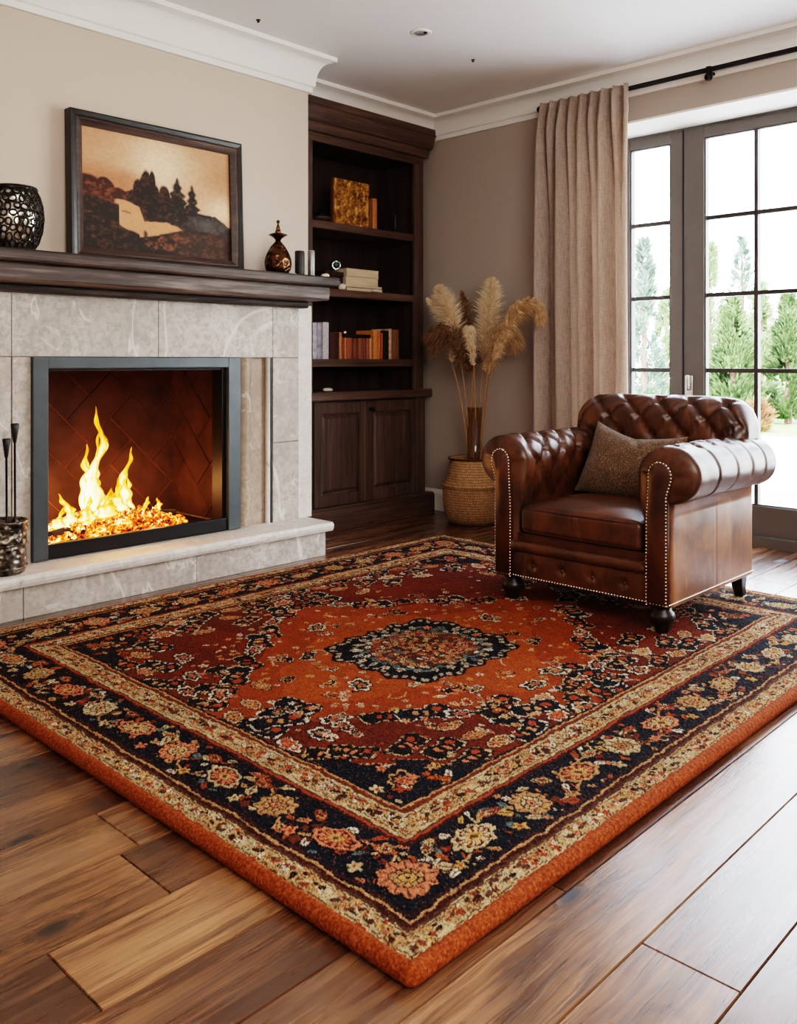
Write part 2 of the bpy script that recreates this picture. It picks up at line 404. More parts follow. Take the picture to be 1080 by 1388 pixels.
M['shell'] = simple('shell_white', rgb(226, 218, 200), .5)
M['candle'] = simple('dark_candle', rgb(40, 33, 31), .5, 0, 20, .3, .2)
def book_m(name, r, g, b): return simple(name, rgb(r, g, b), .6, 0, 60, .22, .2)
M['paper'] = m_wood('page_block', rgb(190, 168, 138), rgb(214, 194, 164), rgb(232, 216, 190), 0, .8, 400, .3, .2)

# outdoors
M['patio'] = simple('pale_patio', rgb(214, 210, 204), .6, 0, 4, .06, .05)
M['lawn'] = simple('lawn_green', rgb(96, 124, 58), .9, 0, 12, .35, .4)
def m_leaf(name, a, b):
    m = NT(name); n = m.noise(m.coord(), 3.0, 3); c = m.ramp(n, [(.35, a), (.65, b)])
    d = m.n('ShaderNodeBsdfDiffuse'); m.put(d.inputs[0], c); tr = m.n('ShaderNodeBsdfTranslucent'); m.put(tr.inputs[0], c)
    mx = m.n('ShaderNodeMixShader'); mx.inputs[0].default_value = .35
    m.t.links.new(d.outputs[0], mx.inputs[1]); m.t.links.new(tr.outputs[0], mx.inputs[2]); m.t.links.new(mx.outputs[0], m.out.inputs[0])
    return m.m
M['leaf1'] = m_leaf('conifer_green', rgb(66, 84, 54), rgb(112, 130, 88))
M['leaf2'] = m_leaf('pale_conifer', rgb(104, 124, 88), rgb(156, 168, 126))
M['leaf3'] = m_leaf('blue_conifer', rgb(88, 106, 96), rgb(136, 152, 136))
M['leaf4'] = m_leaf('russet_shrub', rgb(120, 84, 62), rgb(170, 130, 100))
M['bark'] = simple('bark', rgb(92, 70, 54), .9)
M['render'] = simple('pale_render', rgb(206, 192, 180), .8)
M['dark'] = simple('dark_opening', rgb(40, 38, 40), .6)

#--SETTING--
CEIL = 2.71; YF = 3.75; YB = 4.55; XW = 4.63; BX0, BX1 = 1.13, 3.19
XL, YN = -1.6, -1.7
# floor: planks running along x, gaps between them are geometry
def build_floor():
    mb = MB(); attrs = []; w = .195; seed = random.Random(11)
    y = 1.312 - 17 * .179
    gap = .0012
    while y < YB + .1:
        w = .179 if y < 1.311 else .195
        x = XL - seed.random() * 1.5
        joints = [x]
        while joints[-1] < 5.0: joints.append(joints[-1] + seed.uniform(1.1, 2.1))
        if abs(y - .596) < .03: joints = [-1.6, -.4, 1.43, 3.1, 5.2]
        if abs(y - .775) < .03 or abs(y - .417) < .03: joints = [-1.6, .1, 2.75, 4.0, 5.2]
        for a, b in zip(joints, joints[1:]):
            a = max(a, XL); b = min(b, 4.99)
            if b - a < .05: continue
            y0, y1 = max(y, YN), min(y + w, YB + .05)
            if y1 - y0 < .01: continue
            # bevelled plank top
            e = .0025
            vs = [(a + gap, y0 + gap, -.004), (b - gap, y0 + gap, -.004), (b - gap, y1 - gap, -.004), (a + gap, y1 - gap, -.004),
                  (a + e, y0 + e, 0), (b - e, y0 + e, 0), (b - e, y1 - e, 0), (a + e, y1 - e, 0)]
            mb.add(vs, [(4, 5, 6, 7), (0, 1, 5, 4), (1, 2, 6, 5), (2, 3, 7, 6), (3, 0, 4, 7)])
            attrs.append((seed.random(), seed.random(), seed.random()))
        y += w
    n = len(attrs)
    mb.add([(XL, YN, -.005), (5.0, YN, -.005), (5.0, YB + .05, -.005), (XL, YB + .05, -.005)], [(0, 1, 2, 3)])
    o = S(mb.build('floor', M['floor']))
    a = o.data.color_attributes.new('plank', 'FLOAT_COLOR', 'POINT')
    buf = []
    for r, g, b in attrs: buf += [r, g, b, 1] * 8
    buf += [0, 0, 0, 1] * 4
    a.data.foreach_set('color', buf)
build_floor()
S(MB().box(XL - .1, 5.1, YN - .1, YB + .2, CEIL, CEIL + .1).build('ceiling', M['ceil']))
S(MB().box(XL, XW + .45, YB, YB + .15, -.02, CEIL).build('wall_left', M['wall']))
# chimney breast as one mesh with the firebox hole
FX0, FX1, FZ0, FZ1, FYB = 1.66, 2.655, .195, 1.02, 4.26
cb = MB()
cb.box(BX0, FX0 - .02, YF, YB, 0, CEIL); cb.box(FX1 + .02, BX1, YF, YB, 0, CEIL); cb.box(FX0 - .02, FX1 + .02, YF, YB, FZ1 + .02, CEIL)
cb.box(FX0 - .02, FX1 + .02, YF, YB, 0, FZ0 - .02); cb.box(FX0 - .02, FX1 + .02, FYB + .04, YB, FZ0 - .02, FZ1 + .02)
S(cb.build('wall_chimney', M['wall']))
# window wall with opening
OY0, OY1, OZ = -.36, 2.86, 2.42
ww = MB()
ww.box(XW, 5.08, OY1, YB, -.02, CEIL); ww.box(XW, 5.08, YN, OY0, -.02, CEIL); ww.box(XW, 5.08, OY0, OY1, OZ, CEIL)
S(ww.build('wall_right', M['wall_shaded']))
S(MB().box(XW - .003, 4.95, OY0, OY1, OZ - .012, OZ).build('trim_1', M['reveal']))
S(MB().box(XW + .002, 4.95, OY1 - .01, OY1, 0, OZ - .012).build('trim_2', M['reveal']))
S(MB().box(XL - .15, XL, YN, YB, -.02, CEIL).build('wall_back', M['wall']))
S(MB().box(XL, 5.08, YN - .15, YN, -.02, CEIL).build('wall_front', M['wall']))

def sweep(prof, path, z_is_abs=True):
    """prof: (offset from the wall, z); path: wall line, room on the right-hand side of the direction of travel"""
    P = []; n = len(path)
    for i, p in enumerate(path):
        def nr(a, b):
            d = Vector((b[0] - a[0], b[1] - a[1])).normalized(); return Vector((d.y, -d.x))
        if i == 0: m = nr(path[0], path[1])
        elif i == n - 1: m = nr(path[-2], path[-1])
        else:
            a = nr(path[i - 1], p); b = nr(p, path[i + 1]); m = (a + b); m = m / (m.dot(a))
        P.append([(p[0] + m.x * o, p[1] + m.y * o, z) for o, z in prof])
    return P
def crown(zb, zt, pr):
    pf = [(0, zb), (.018, zb), (.018, zb + .03), (.028, zb + .034)]
    for k in range(9):
        a = k / 8 * PI / 2
        pf.append((.03 + (pr - .055) * (1 - math.cos(a)), zb + .04 + (zt - .03 - zb - .04) * math.sin(a)))
    pf += [(pr - .015, zt - .026), (pr, zt - .024), (pr, zt)]
    return pf
mb = MB(); mb.grid(sweep(crown(2.515, CEIL, .115), [(XL, YB), (BX0, YB), (BX0, YF), (BX1, YF), (BX1, 4.06)]))
S(mb.build('trim_3', M['white']))
mb = MB(); mb.grid(sweep(crown(2.56, CEIL, .12), [(BX1, 4.10), (XW, 4.10), (XW, YN)]))
S(mb.build('trim_4', M['white']))
S(MB().box(BX1, XW, 4.10, YB, 2.60, CEIL).build('wall_alcove', M['white']))
bp = [(0, .145), (.006, .145), (.01, .13), (.012, .115), (.02, .105), (.022, .0), (0, 0)]
mb = MB(); mb.grid(sweep(bp, [(XW, YB), (XW, OY1 + .0)])); S(mb.build('baseboard_right', M['white']))

# glazed doors
def leaf(name, y0, y1, sw0, sw1, vm, hm=(1.867, 1.416, .978), handle=None):
    """y0<y1; sw0/sw1 stile widths at each end"""
    D = struct(name, (4.95, (y0 + y1) / 2, 0)); zt = 2.40
    f = MB(); x0, x1 = 4.95, 5.02
    f.box(x0, x1, y0, y0 + sw0, .06, zt); f.box(x0, x1, y1 - sw1, y1, .06, zt)
    f.box(x0, x1, y0 + sw0, y1 - sw1, 2.335, zt); f.box(x0, x1, y0 + sw0, y1 - sw1, .06, .225)
    f.build('door_frame', M['doorf'], D, bev=.004)
    a, b = y0 + sw0, y1 - sw1
    g = MB(); g.box(4.983, 4.987, a, b, .225, 2.335); g.build('glass_pane', M['glass'], D)
    for yy in vm: MB().box(4.966, 5.004, yy - .011, yy + .011, .225, 2.335).build('muntin', M['muntin'], D)
    for z in hm: MB().box(4.968, 5.002, a, b, z - .012, z + .012).build('muntin', M['muntin'], D)
    b2 = MB(); b2.box(4.958, 4.975, a, a + .008, .225, 2.335); b2.box(4.958, 4.975, b - .008, b, .225, 2.335); b2.box(4.958, 4.975, a, b, .225, .233); b2.box(4.958, 4.975, a, b, 2.327, 2.335)
    b2.build('glazing_bead', M['muntin'], D)
    if handle:
        h = MB(); h.rbox(4.936, 4.951, handle - .026, handle + .026, .79, .95, .007, 3); p = h.build('handle_plate', M['chrome'], D, True)
        MB().rbox(4.915, 4.94, handle - .012, handle + .012, .86, .955, .011, 3).build('thumb_turn', M['chrome'], p, True)
leaf('door_1', 1.27, 2.405, .12, .123, [1.986, 1.688], handle=2.37)
leaf('door_2', .13, 1.265, .123, .12, [.846, .548])
leaf('window_1', 2.413, 2.86, .08, .10, [])
leaf('window_2', -.36, .125, .10, .08, [])
fr = MB(); fr.box(4.94, 5.03, OY0, OY1, 2.405, OZ + .03); fr.box(4.93, 5.05, OY0, OY1, -.01, .055)
S(fr.build('trim_5', M['doorf'], bev=.003))
S(MB().box(4.944, 4.95, 2.405, 2.413, .06, 2.40).build('trim_6', M['gasket']))

#--FIREPLACE--
HZ = .178
t = thing('hearth', (2.15, 3.6, 0), 'raised pale limestone hearth step running along the foot of the fireplace', 'hearth')
j = [1.15, 1.52, 2.33, 3.13]
for a, b in zip(j, j[1:]): MB().box(a + .0012, b - .0012, 3.535, YF, 0, HZ - .045).build('riser_slab', M['stone'], t, bev=.002)
top = MB()
P = []
N = 90
def hz(x, k):  # chiselled edge wobble
    return (mnoise.noise(Vector((x * 9, k * 3.1, 0))) * .006 + mnoise.noise(Vector((x * 30, k * 7.1, 5))) * .003)
for i in range(N + 1):
    x = 1.13 + (3.155 - 1.13) * i / N
    P.append([(x, YF, HZ - .045), (x, 3.505, HZ - .045), (x, 3.497 + hz(x, 1), HZ - .03), (x, 3.495 + hz(x, 2), HZ - .015), (x, 3.506 + hz(x, 3), HZ - .002), (x, 3.515, HZ), (x, YF, HZ)])
top.grid(P); n = 7
top.f.append(tuple(range(n))); top.f.append(tuple(reversed(range(N * n, N * n + n))))
o = top.build('hearth_slab', M['stone_pale'], t)

t = thing('fireplace_surround', (2.15, YF, HZ), 'limestone slab fireplace surround framing the fire under the dark mantel', 'fireplace surround')
ys, ye = 3.715, YF - .0012
def slab(x0, x1, z0, z1, mat='stone', y0=ys): return MB().box(x0 + .0012, x1 - .0012, y0, ye + .0, z0 + .0012, z1 - .0012).build('stone_slab', M[mat], t, bev=.002)
slab(1.23, 1.548, 1.05, 1.335); slab(1.548, 2.237, 1.05, 1.335); slab(2.237, 2.918, 1.05, 1.335); slab(2.918, 3.095, 1.05, 1.335)
slab(1.23, 1.548, HZ, 1.05); slab(1.548, 1.628, HZ, 1.05, 'stone', ys - .004)
slab(2.918, 3.095, .60, 1.05); slab(2.918, 3.095, HZ, .60)
o = MB().box(3.095, BX1, ys + .004, ye, HZ, 1.335).build('edge_strip', M['stone_pale'], t, bev=.002); o['label'] = 'smooth pale edge strip'
o = MB().box(2.695, 2.918, 3.742, 3.7485, HZ + .001, 1.05).build('reveal_panel', M['stone_warm'], t)
c = MB()
pf = [(2.702 + .092 * k / 14, 3.742 - .034 * math.sin(PI * k / 14) ** .8) for k in range(15)]
c.grid([[(x, y, HZ) for x, y in pf], [(x, y, .62) for x, y in pf]]); c.grid([[(x, y, .6215) for x, y in pf], [(x, y, 1.05) for x, y in pf]])
o = c.build('half_round_column', M['stone_warm'], t, True)
o = MB().tube([(2.893, 3.728, HZ), (2.893, 3.728, 1.05)], .013, 12).build('bead_moulding', M['stone_pale'], t, True)
MB().box(2.907, 2.918, 3.722, 3.742, HZ, 1.05).build('shadow_gap', M['blackm'], t)

t = thing('mantel_shelf', (2.16, 3.6, 1.34), 'thick dark weathered wooden mantel shelf above the fireplace', 'mantel')
def plank(x0, x1, y0, y1, z0, z1, name, mat, sd):
    mb = MB(); n = 60; P = []
    for i in range(n + 1):
        x = x0 + (x1 - x0) * i / n
        w = lambda k: mnoise.noise(Vector((x * 5 + sd, k * 3.3, sd))) * .005 + mnoise.noise(Vector((x * 22 + sd, k * 5, sd))) * .002
        r = .008
        P.append([(x, y1, z0), (x, y0 + r, z0 + w(0) * .5), (x, y0 + w(1), z0 + r + w(5) * .4), (x, y0 + w(2) * .8, (z0 + z1) / 2), (x, y0 + w(3), z1 - r), (x, y0 + r, z1), (x, y1, z1)])
    mb.grid(P); k = 7
    mb.f.append(tuple(range(k))); mb.f.append(tuple(reversed(range(n * k, n * k + k))))
    return mb.build(name, M[mat], t)
MT = 1.472
plank(1.16, 3.155, 3.45, YF, 1.424, MT, 'top_plank', 'mantel', 1.0)
plank(1.19, 3.125, 3.50, YF, 1.352, 1.424, 'beam', 'mantel2', 4.0)
plank(1.22, 3.112, 3.655, YF, 1.318, 1.352, 'bottom_moulding', 'mantel', 9.0)

t = thing('firebox', (2.15, YF, HZ), 'built-in firebox with grey steel frame and herringbone firebrick lining', 'firebox')
f = MB(); y0, y1 = 3.69, 3.76
f.box(1.6285, 1.694, y0, y1, HZ + .004, 1.0495); f.box(2.620, 2.694, y0, y1, HZ + .004, 1.0495); f.box(1.694, 2.620, y0, y1, 1.0, 1.0495)
f.build('steel_frame', M['steel'], t, bev=.003)
f = MB(); f.box(1.694, 1.70, 3.72, 3.80, .2, 1.0); f.box(2.596, 2.620, 3.715, 3.80, .2, 1.0); f.box(1.70, 2.596, 3.72, 3.80, .988, 1.0)
f.build('inner_rim', M['steeld'], t)
f = MB(); f.box(1.694, 2.620, 3.70, 3.73, HZ + .004, .245); f.box(1.694, 2.620, 3.73, FYB, HZ + .004, .215); f.build('fire_tray', M['steeld'], t, bev=.003)
def herring(w, h, L=.34, W=.17, g=.0045, dep=.012):
    """herringbone bricks at 45 degrees filling w x h in the local xy plane"""
    bm = bmesh.new(); r2 = math.sqrt(.5)
    def brick(cx, cy, horiz):
        a, b = ((L - g) / 2, (W - g) / 2) if horiz else ((W - g) / 2, (L - g) / 2)
        cs = []
        for sx, sy in ((-1, -1), (1, -1), (1, 1), (-1, 1)):
            X, Y = cx + sx * a, cy + sy * b
            cs.append(((X - Y) * r2 + w / 2, (X + Y) * r2 + h / 2))
        if max(c[0] for c in cs) < 0 or min(c[0] for c in cs) > w or max(c[1] for c in cs) < 0 or min(c[1] for c in cs) > h: return
        dz = rnd.uniform(-.002, .002)
        lo = [bm.verts.new((x, y, 0)) for x, y in cs]; hi = [bm.verts.new((x, y, dep + dz)) for x, y in cs]
        bm.faces.new(hi)
        for i in range(4): bm.faces.new((lo[i], lo[(i + 1) % 4], hi[(i + 1) % 4], hi[i]))
    n = 14
    for i in range(-n, n + 1):
        for k in range(-n, n + 1):
            ox, oy = i * W + k * L, i * W - k * L
            if abs(ox) > 2 or abs(oy) > 2: continue
            brick(ox + L / 2, oy + W / 2, True)
            brick(ox + L + W / 2 - W, oy + W + L / 2, False) if False else brick(ox + W / 2, oy + W + L / 2, False)
    for co, no in (((0, 0, 0), (-1, 0, 0)), ((w, 0, 0), (1, 0, 0)), ((0, 0, 0), (0, -1, 0)), ((0, h, 0), (0, 1, 0))):
        bmesh.ops.bisect_plane(bm, geom=bm.verts[:] + bm.edges[:] + bm.faces[:], plane_co=co, plane_no=no, clear_outer=True)
    vs = [tuple(v.co) for v in bm.verts]; bm.verts.index_update(); fs = [tuple(v.index for v in fc.verts) for fc in bm.faces]; bm.free()
    return vs, fs
z0, z1 = .215, 1.02
vs, fs = herring(FX1 - FX0, z1 - z0)
o = MB().add([(FX0 + x, FYB - z, z0 + y) for x, y, z in vs], fs).build('firebrick_back', M['brick'], t, bev=.0015)
vs, fs = herring(FYB - 3.76, z1 - z0)
MB().add([(FX1 - z, 3.76 + x, z0 + y) for x, y, z in vs], fs).build('firebrick_side', M['brick'], t, bev=.0015)
MB().add([(FX0 + z, 3.76 + x, z0 + y) for x, y, z in vs], fs).build('firebrick_side', M['brick'], t, bev=.0015)
jb = MB(); jb.box(FX0, FX1, FYB - .006, FYB + .03, z0, z1); jb.box(FX1 - .006, FX1 + .015, 3.76, FYB, z0, z1); jb.box(FX0 - .015, FX0 + .006, 3.76, FYB, z0, z1)
jb.build('mortar_backing', M['mortar'], t)
MB().box(FX0, FX1, 3.76, FYB, z1 - .002, z1 + .015).build('smoke_shelf', M['steeld'], t)

# ember bed
eb = MB(); rr = random.Random(3)
for k in range(1300):
    u = rr.gauss(0, .42); v = rr.random()
    if abs(u) > .95: continue
    x = 2.10 + u * .44; y = 3.80 + v * .30; hgt = .11 * max(0, 1 - abs(u) ** 2) * (1 - abs(v - .5) * 1.2)
    z = .222 + rr.random() * hgt; s = rr.uniform(.004, .013)
    rot = Matrix.Rotation(rr.random() * 6, 3, Vector((rr.uniform(-1, 1), rr.uniform(-1, 1), rr.uniform(-1, 1.1))).normalized())
    cs = [rot @ Vector((sx * s * rr.uniform(.7, 1.6), sy * s, sz * s * .8)) for sz in (-1, 1) for sx, sy in ((-1, -1), (1, -1), (1, 1), (-1, 1))]
    cs = [(x + c.x, y + c.y, max(.216, z + c.z)) for c in cs]
    eb.add(cs, [(0, 3, 2, 1), (4, 5, 6, 7), (0, 1, 5, 4), (1, 2, 6, 5), (2, 3, 7, 6), (3, 0, 4, 7)])
tag(eb.build('ember_bed', M['ember']), 'bed of glowing orange embers on the firebox tray', 'embers', kind='stuff')
# logs
lg = [((1.78, 3.86, .245), (2.42, 4.02, .25), .028), ((1.88, 4.08, .25), (2.46, 3.93, .262), .025)]
for q, (a, b, r) in enumerate(lg):
    mb = MB(); A, B = Vector(a), Vector(b)
    pts = [A.lerp(B, i / 10) + Vector((0, 0, .004 * math.sin(i * 1.7))) for i in range(11)]
    mb.tube(pts, [r * rr.uniform(.85, 1.1) for _ in pts], 10)
    tag(mb.build('firewood_log', M['log'], None, True), ['charred log lying in the embers toward the front of the fire', 'charred log lying in the embers behind the flames, crossing the front log'][q], 'log', 'burning logs')
# flames
def flame(x, y, z, h, w, lean, seed, label):
    P = []; ts = []; n = 46; seg = 20; r = random.Random(seed); ph = r.random() * 6
    for i in range(n + 1):
        t_ = i / n
        prof = (.35 + .65 * math.sin(min(1, t_ / .22) * PI / 2)) * (1 - t_) ** .8
        ww = w * prof * (1 + .40 * math.sin(t_ * 13 + ph) * (1 - t_) + .22 * math.sin(t_ * 29 + ph * 2)) + .0006
        cx = x + lean * t_ ** 1.5 * h + .09 * h * math.sin(t_ * 6 + ph) * t_ + .035 * h * math.sin(t_ * 16 + ph) * t_
        cy = y + .05 * h * math.sin(t_ * 5 + ph * 1.7) * t_
        row = []
        for k in range(seg):
            a = 2 * PI * k / seg
            q = 1 + .55 * mnoise.noise(Vector((math.cos(a) * 1.3 + seed, math.sin(a) * 1.3, z * 9 + t_ * h * 26))) * (.3 + t_)
            row.append((cx + ww * q * math.cos(a), cy + ww * q * .5 * math.sin(a), z + h * t_ + .012 * mnoise.noise(Vector((a, t_ * 9, seed))) * (1 - t_)))
        P.append(row); ts += [t_] * seg
    mb = MB(); mb.grid(P, close_v=True)
    return mb, ts
FL = thing('fire', (2.1, 3.95, .22), 'open fire of tall yellow-white flames burning in the firebox', 'fire')
FLS = [(2.03, 3.93, .25, .57, .046, -.02, 5), (2.01, 3.95, .24, .40, .050, .05, 2), (2.18, 3.94, .24, .37, .040, .10, 3), (2.16, 3.92, .23, .24, .055, -.1, 4), (1.90, 3.9, .23, .20, .045, -.25, 6),
       (2.07, 3.9, .23, .20, .070, .1, 7), (1.83, 3.9, .225, .14, .040, .2, 8), (2.29, 3.95, .23, .13, .040, .2, 9), (2.40, 3.97, .225, .12, .036, -.2, 10), (2.235, 3.95, .23, .27, .026, -.2, 12), (1.96, 3.88, .23, .18, .045, .1, 13),
       (2.10, 3.98, .24, .30, .034, -.15, 14), (1.78, 3.92, .225, .08, .04, .1, 15), (2.34, 3.93, .225, .09, .035, .1, 16), (1.99, 3.96, .25, .46, .026, .12, 17)]
for q, a in enumerate(FLS):
    mb, ts = flame(*a, None)
    o = mb.build('flame', M['flame'], FL, True)
    at = o.data.color_attributes.new('Col', 'FLOAT_COLOR', 'POINT'); at.data.foreach_set('color', [c for t_ in ts for c in (t_, t_, t_, 1)])

# painting leaning on the mantel
PX0, PX1, PZ0, PZ1 = 1.79, 2.702, MT + .001, 2.138
t = thing('framed_painting', (2.24, 3.69, MT), 'framed brown and orange landscape painting leaning on the mantel', 'painting')
lean = .022
def lf(v):
    x, y, z = v; return (x, y + lean * (z - PZ0) / (PZ1 - PZ0), z)
def ring(x0, x1, z0, z1, w, y0, y1, y2):
    """picture-frame ring: outer depth y0 (front outer), y1 front inner, y2 back"""
    mb = MB(); R = []
    for ins, y in ((0, y2), (0, y0), (w * .3, y0 - .004), (w, y1), (w, y2)):
        R.append([lf(p) for p in ((x0 + ins, y, z0 + ins), (x1 - ins, y, z0 + ins), (x1 - ins, y, z1 - ins), (x0 + ins, y, z1 - ins))])
    mb.grid(R, close_v=True); return mb
ring(PX0, PX1, PZ0, PZ1, .028, 3.672, 3.674, 3.722).build('outer_frame', M['frame'], t, bev=.002)
ring(PX0 + .028, PX1 - .028, PZ0 + .028, PZ1 - .028, .035, 3.676, 3.690, 3.722).build('inner_frame', M['frame2'], t, bev=.002)
#--PAINTING--
def vnoise(X, Y, sc, seed=0, oct=3):
    out = np.zeros_like(X); amp = 1; tot = 0
    for o in range(oct):
        r = np.random.RandomState(seed + o * 17); T = r.rand(64, 64)
        x = X * sc * 2 ** o; y = Y * sc * 2 ** o
        xi = np.floor(x).astype(int); yi = np.floor(y).astype(int); fx = x - xi; fy = y - yi
        fx = fx * fx * (3 - 2 * fx); fy = fy * fy * (3 - 2 * fy)
        a = T[yi % 64, xi % 64]; b = T[yi % 64, (xi + 1) % 64]; c = T[(yi + 1) % 64, xi % 64]; d = T[(yi + 1) % 64, (xi + 1) % 64]
        out += amp * ((a * (1 - fx) + b * fx) * (1 - fy) + (c * (1 - fx) + d * fx) * fy); tot += amp; amp *= .5
    return out / tot
def L3(r, g, b): return np.array([s2l(r), s2l(g), s2l(b)])
def col_mesh(name, pos, cols, mat, parent):
    """pos (nu,nv,3), cols (nu,nv,3) -> one mesh with a colour per vertex"""
    nu, nv = pos.shape[:2]; me = bpy.data.meshes.new(name)
    L = parent.location if parent is not None else Vector((0, 0, 0))
    co = (pos.reshape(-1, 3) - np.array(L)).astype(np.float32)
    idx = np.arange(nu * nv).reshape(nu, nv)
    q = np.stack([idx[:-1, :-1], idx[1:, :-1], idx[1:, 1:], idx[:-1, 1:]], -1).reshape(-1, 4)
    me.vertices.add(len(co)); me.vertices.foreach_set('co', co.ravel())
    me.loops.add(q.size); me.loops.foreach_set('vertex_index', q.ravel().astype(np.int32))
    me.polygons.add(len(q)); me.polygons.foreach_set('loop_start', np.arange(0, q.size, 4, dtype=np.int32))
    me.polygons.foreach_set('use_smooth', np.ones(len(q), dtype=bool))
    me.update(calc_edges=True)
    a = me.color_attributes.new('Col', 'FLOAT_COLOR', 'POINT')
    a.data.foreach_set('color', np.concatenate([cols.reshape(-1, 3), np.ones((nu * nv, 1))], 1).astype(np.float32).ravel())
    me.materials.append(mat); o = bpy.data.objects.new(name, me); COL.objects.link(o); o.parent = parent
    return o
def paint_canvas():
    nu, nv = 320, 220
    U, V = np.meshgrid(np.linspace(0, 1, nu), np.linspace(0, 1, nv), indexing='ij')   # u right, v up
    ws = .012 * (vnoise(U, V, 22, 5) - .5); Uw = U + ws; Vw = V + .016 * (vnoise(U, V, 26, 9) - .5)
    C = np.zeros((nu, nv, 3))
    def put(mask, c):
        m = np.clip(mask, 0, 1)[..., None]; C[:] = C * (1 - m) + c * m
    sm = lambda x, w=.012: np.clip(x / w + .5, 0, 1)
    n1 = vnoise(U, V, 4, 1, 4); n2 = vnoise(U, V, 30, 3, 3); n3 = vnoise(U, V, 60, 30, 2)
    put(np.ones_like(U), L3(184, 130, 94))
    put(np.clip((n1 - .35) * 2, 0, 1) * .6, L3(206, 160, 124))
    gl = np.exp(-(((U - .50) / .20) ** 2 + ((V - .78) / .30) ** 2)); put(gl * .9, L3(238, 206, 172))
    gl = np.exp(-(((U - .97) / .16) ** 2 + ((V - .44) / .14) ** 2)); put(gl * .9, L3(238, 200, 164))
    put(sm(.70 - V - .10 * U, .1) * sm(.42 - U, .25) * .75, L3(172, 106, 68))
    put(sm(.44 - .1 * U - V, .1) * .0, L3(160, 90, 50))
    lum = n2 * .6 + n3 * .4
    def trees(mask, dk, lt):
        put(mask, dk); put(mask * np.clip((lum - .5) * 3.2, 0, 1) * .8, lt)
    def blob(cx, cy, rx, ry, p=2): return sm(1 - (np.abs((Uw - cx) / rx) ** p + np.abs((Vw - cy) / ry) ** p), .25)
    # far left trees
    m = np.maximum.reduce([blob(.04, .46, .10, .15), blob(.14, .48, .07, .12), blob(.22, .44, .08, .09), blob(.30, .47, .05, .05), blob(.36, .44, .04, .06)]); trees(m, L3(58, 28, 16), L3(126, 68, 38))
    # middle dark band and trees
    m = np.maximum.reduce([blob(.36, .44, .05, .19), blob(.405, .47, .045, .25), blob(.445, .50, .03, .22), blob(.47, .42, .035, .18), blob(.33, .40, .06, .14), blob(.53, .44, .045, .17), blob(.58, .36, .12, .11), blob(.72, .32, .24, .09), blob(.50, .36, .22, .10)])
    trees(m, L3(34, 22, 15), L3(92, 54, 30))
    def conif(cx, top, w, base):
        hh = np.clip((top - Vw) / (top - base), 0, 1); ed = w * np.minimum(1, hh * 1.9) ** .8 * (1 + .22 * np.sin(Vw * 95 + cx * 40) + .5 * (vnoise(U, V, 26, 51, 2) - .5))
        return sm(ed - np.abs(Uw - cx), .016) * (Vw < top) * (Vw > base)
    m = np.maximum(conif(.618, .70, .062, .25), conif(.72, .655, .048, .25)); trees(m, L3(36, 25, 18), L3(92, 64, 42))
    m = np.maximum(sm(.40 - np.abs(U - .88) * .9 + .05 * (vnoise(U, V, 20, 47, 2) - .5) - Vw) * sm(U - .72, .05), blob(.78, .30, .10, .08)); trees(m, L3(50, 42, 38), L3(86, 72, 64))
    put(np.exp(-(((U - .82) / .07) ** 2 + ((V - .31) / .045) ** 2)) * .25, L3(130, 118, 112))
    # pale field
    topf = .415 - .02 * np.sin(U * 20) - np.clip(U - .30, 0, 1) * .20 - .10 * sm(U - .375, .03)
    fld = sm(topf - Vw) * sm(U - .205, .02) * sm(.75 - U, .03)
    put(fld, L3(198, 140, 98)); put(fld * np.clip((lum - .5) * 3, 0, 1) * .5, L3(196, 134, 84))
    put(sm(.006 - np.abs(Vw - .335 + .03 * (U - .27))) * sm(.03 - np.abs(U - .275), .01), L3(120, 72, 44))
    # dark foreground
    fg = np.where(U < .23, .44 - .25 * U, np.where(U < .36, .22 - .5 * (U - .23), .13 + .36 * (U - .36)))
    fg = np.minimum(fg, np.where(U > .62, .245 - .05 * (U - .62), 1)) + .03 * (vnoise(U, V * .2, 18, 44) - .5)
    trees(sm(fg - Vw, .015), L3(34, 22, 15), L3(92, 56, 32))
    trees(conif(.395, .20, .02, .06), L3(36, 24, 16), L3(60, 40, 26))
    put(blob(.50, .10, .11, .07) * np.clip((lum - .4) * 3, 0, 1) * .75, L3(140, 80, 44))
    put(blob(.64, .16, .06, .04) * np.clip((lum - .4) * 3, 0, 1) * .6, L3(150, 84, 46))
    put(sm(U - .60, .2) * sm(.22 - V, .06) * .55 * lum, L3(92, 58, 36))
    C *= (0.88 + .24 * n3)[..., None]
    x0, x1, z0, z1 = PX0 + .06, PX1 - .06, PZ0 + .06, PZ1 - .06
    pos = np.zeros((nu, nv, 3)); pos[..., 0] = x0 + U * (x1 - x0); pos[..., 2] = z0 + V * (z1 - z0); pos[..., 1] = 3.702 + lean * (pos[..., 2] - PZ0) / (PZ1 - PZ0)
    col_mesh('canvas', pos, C, M['canvas'], t)
paint_canvas()

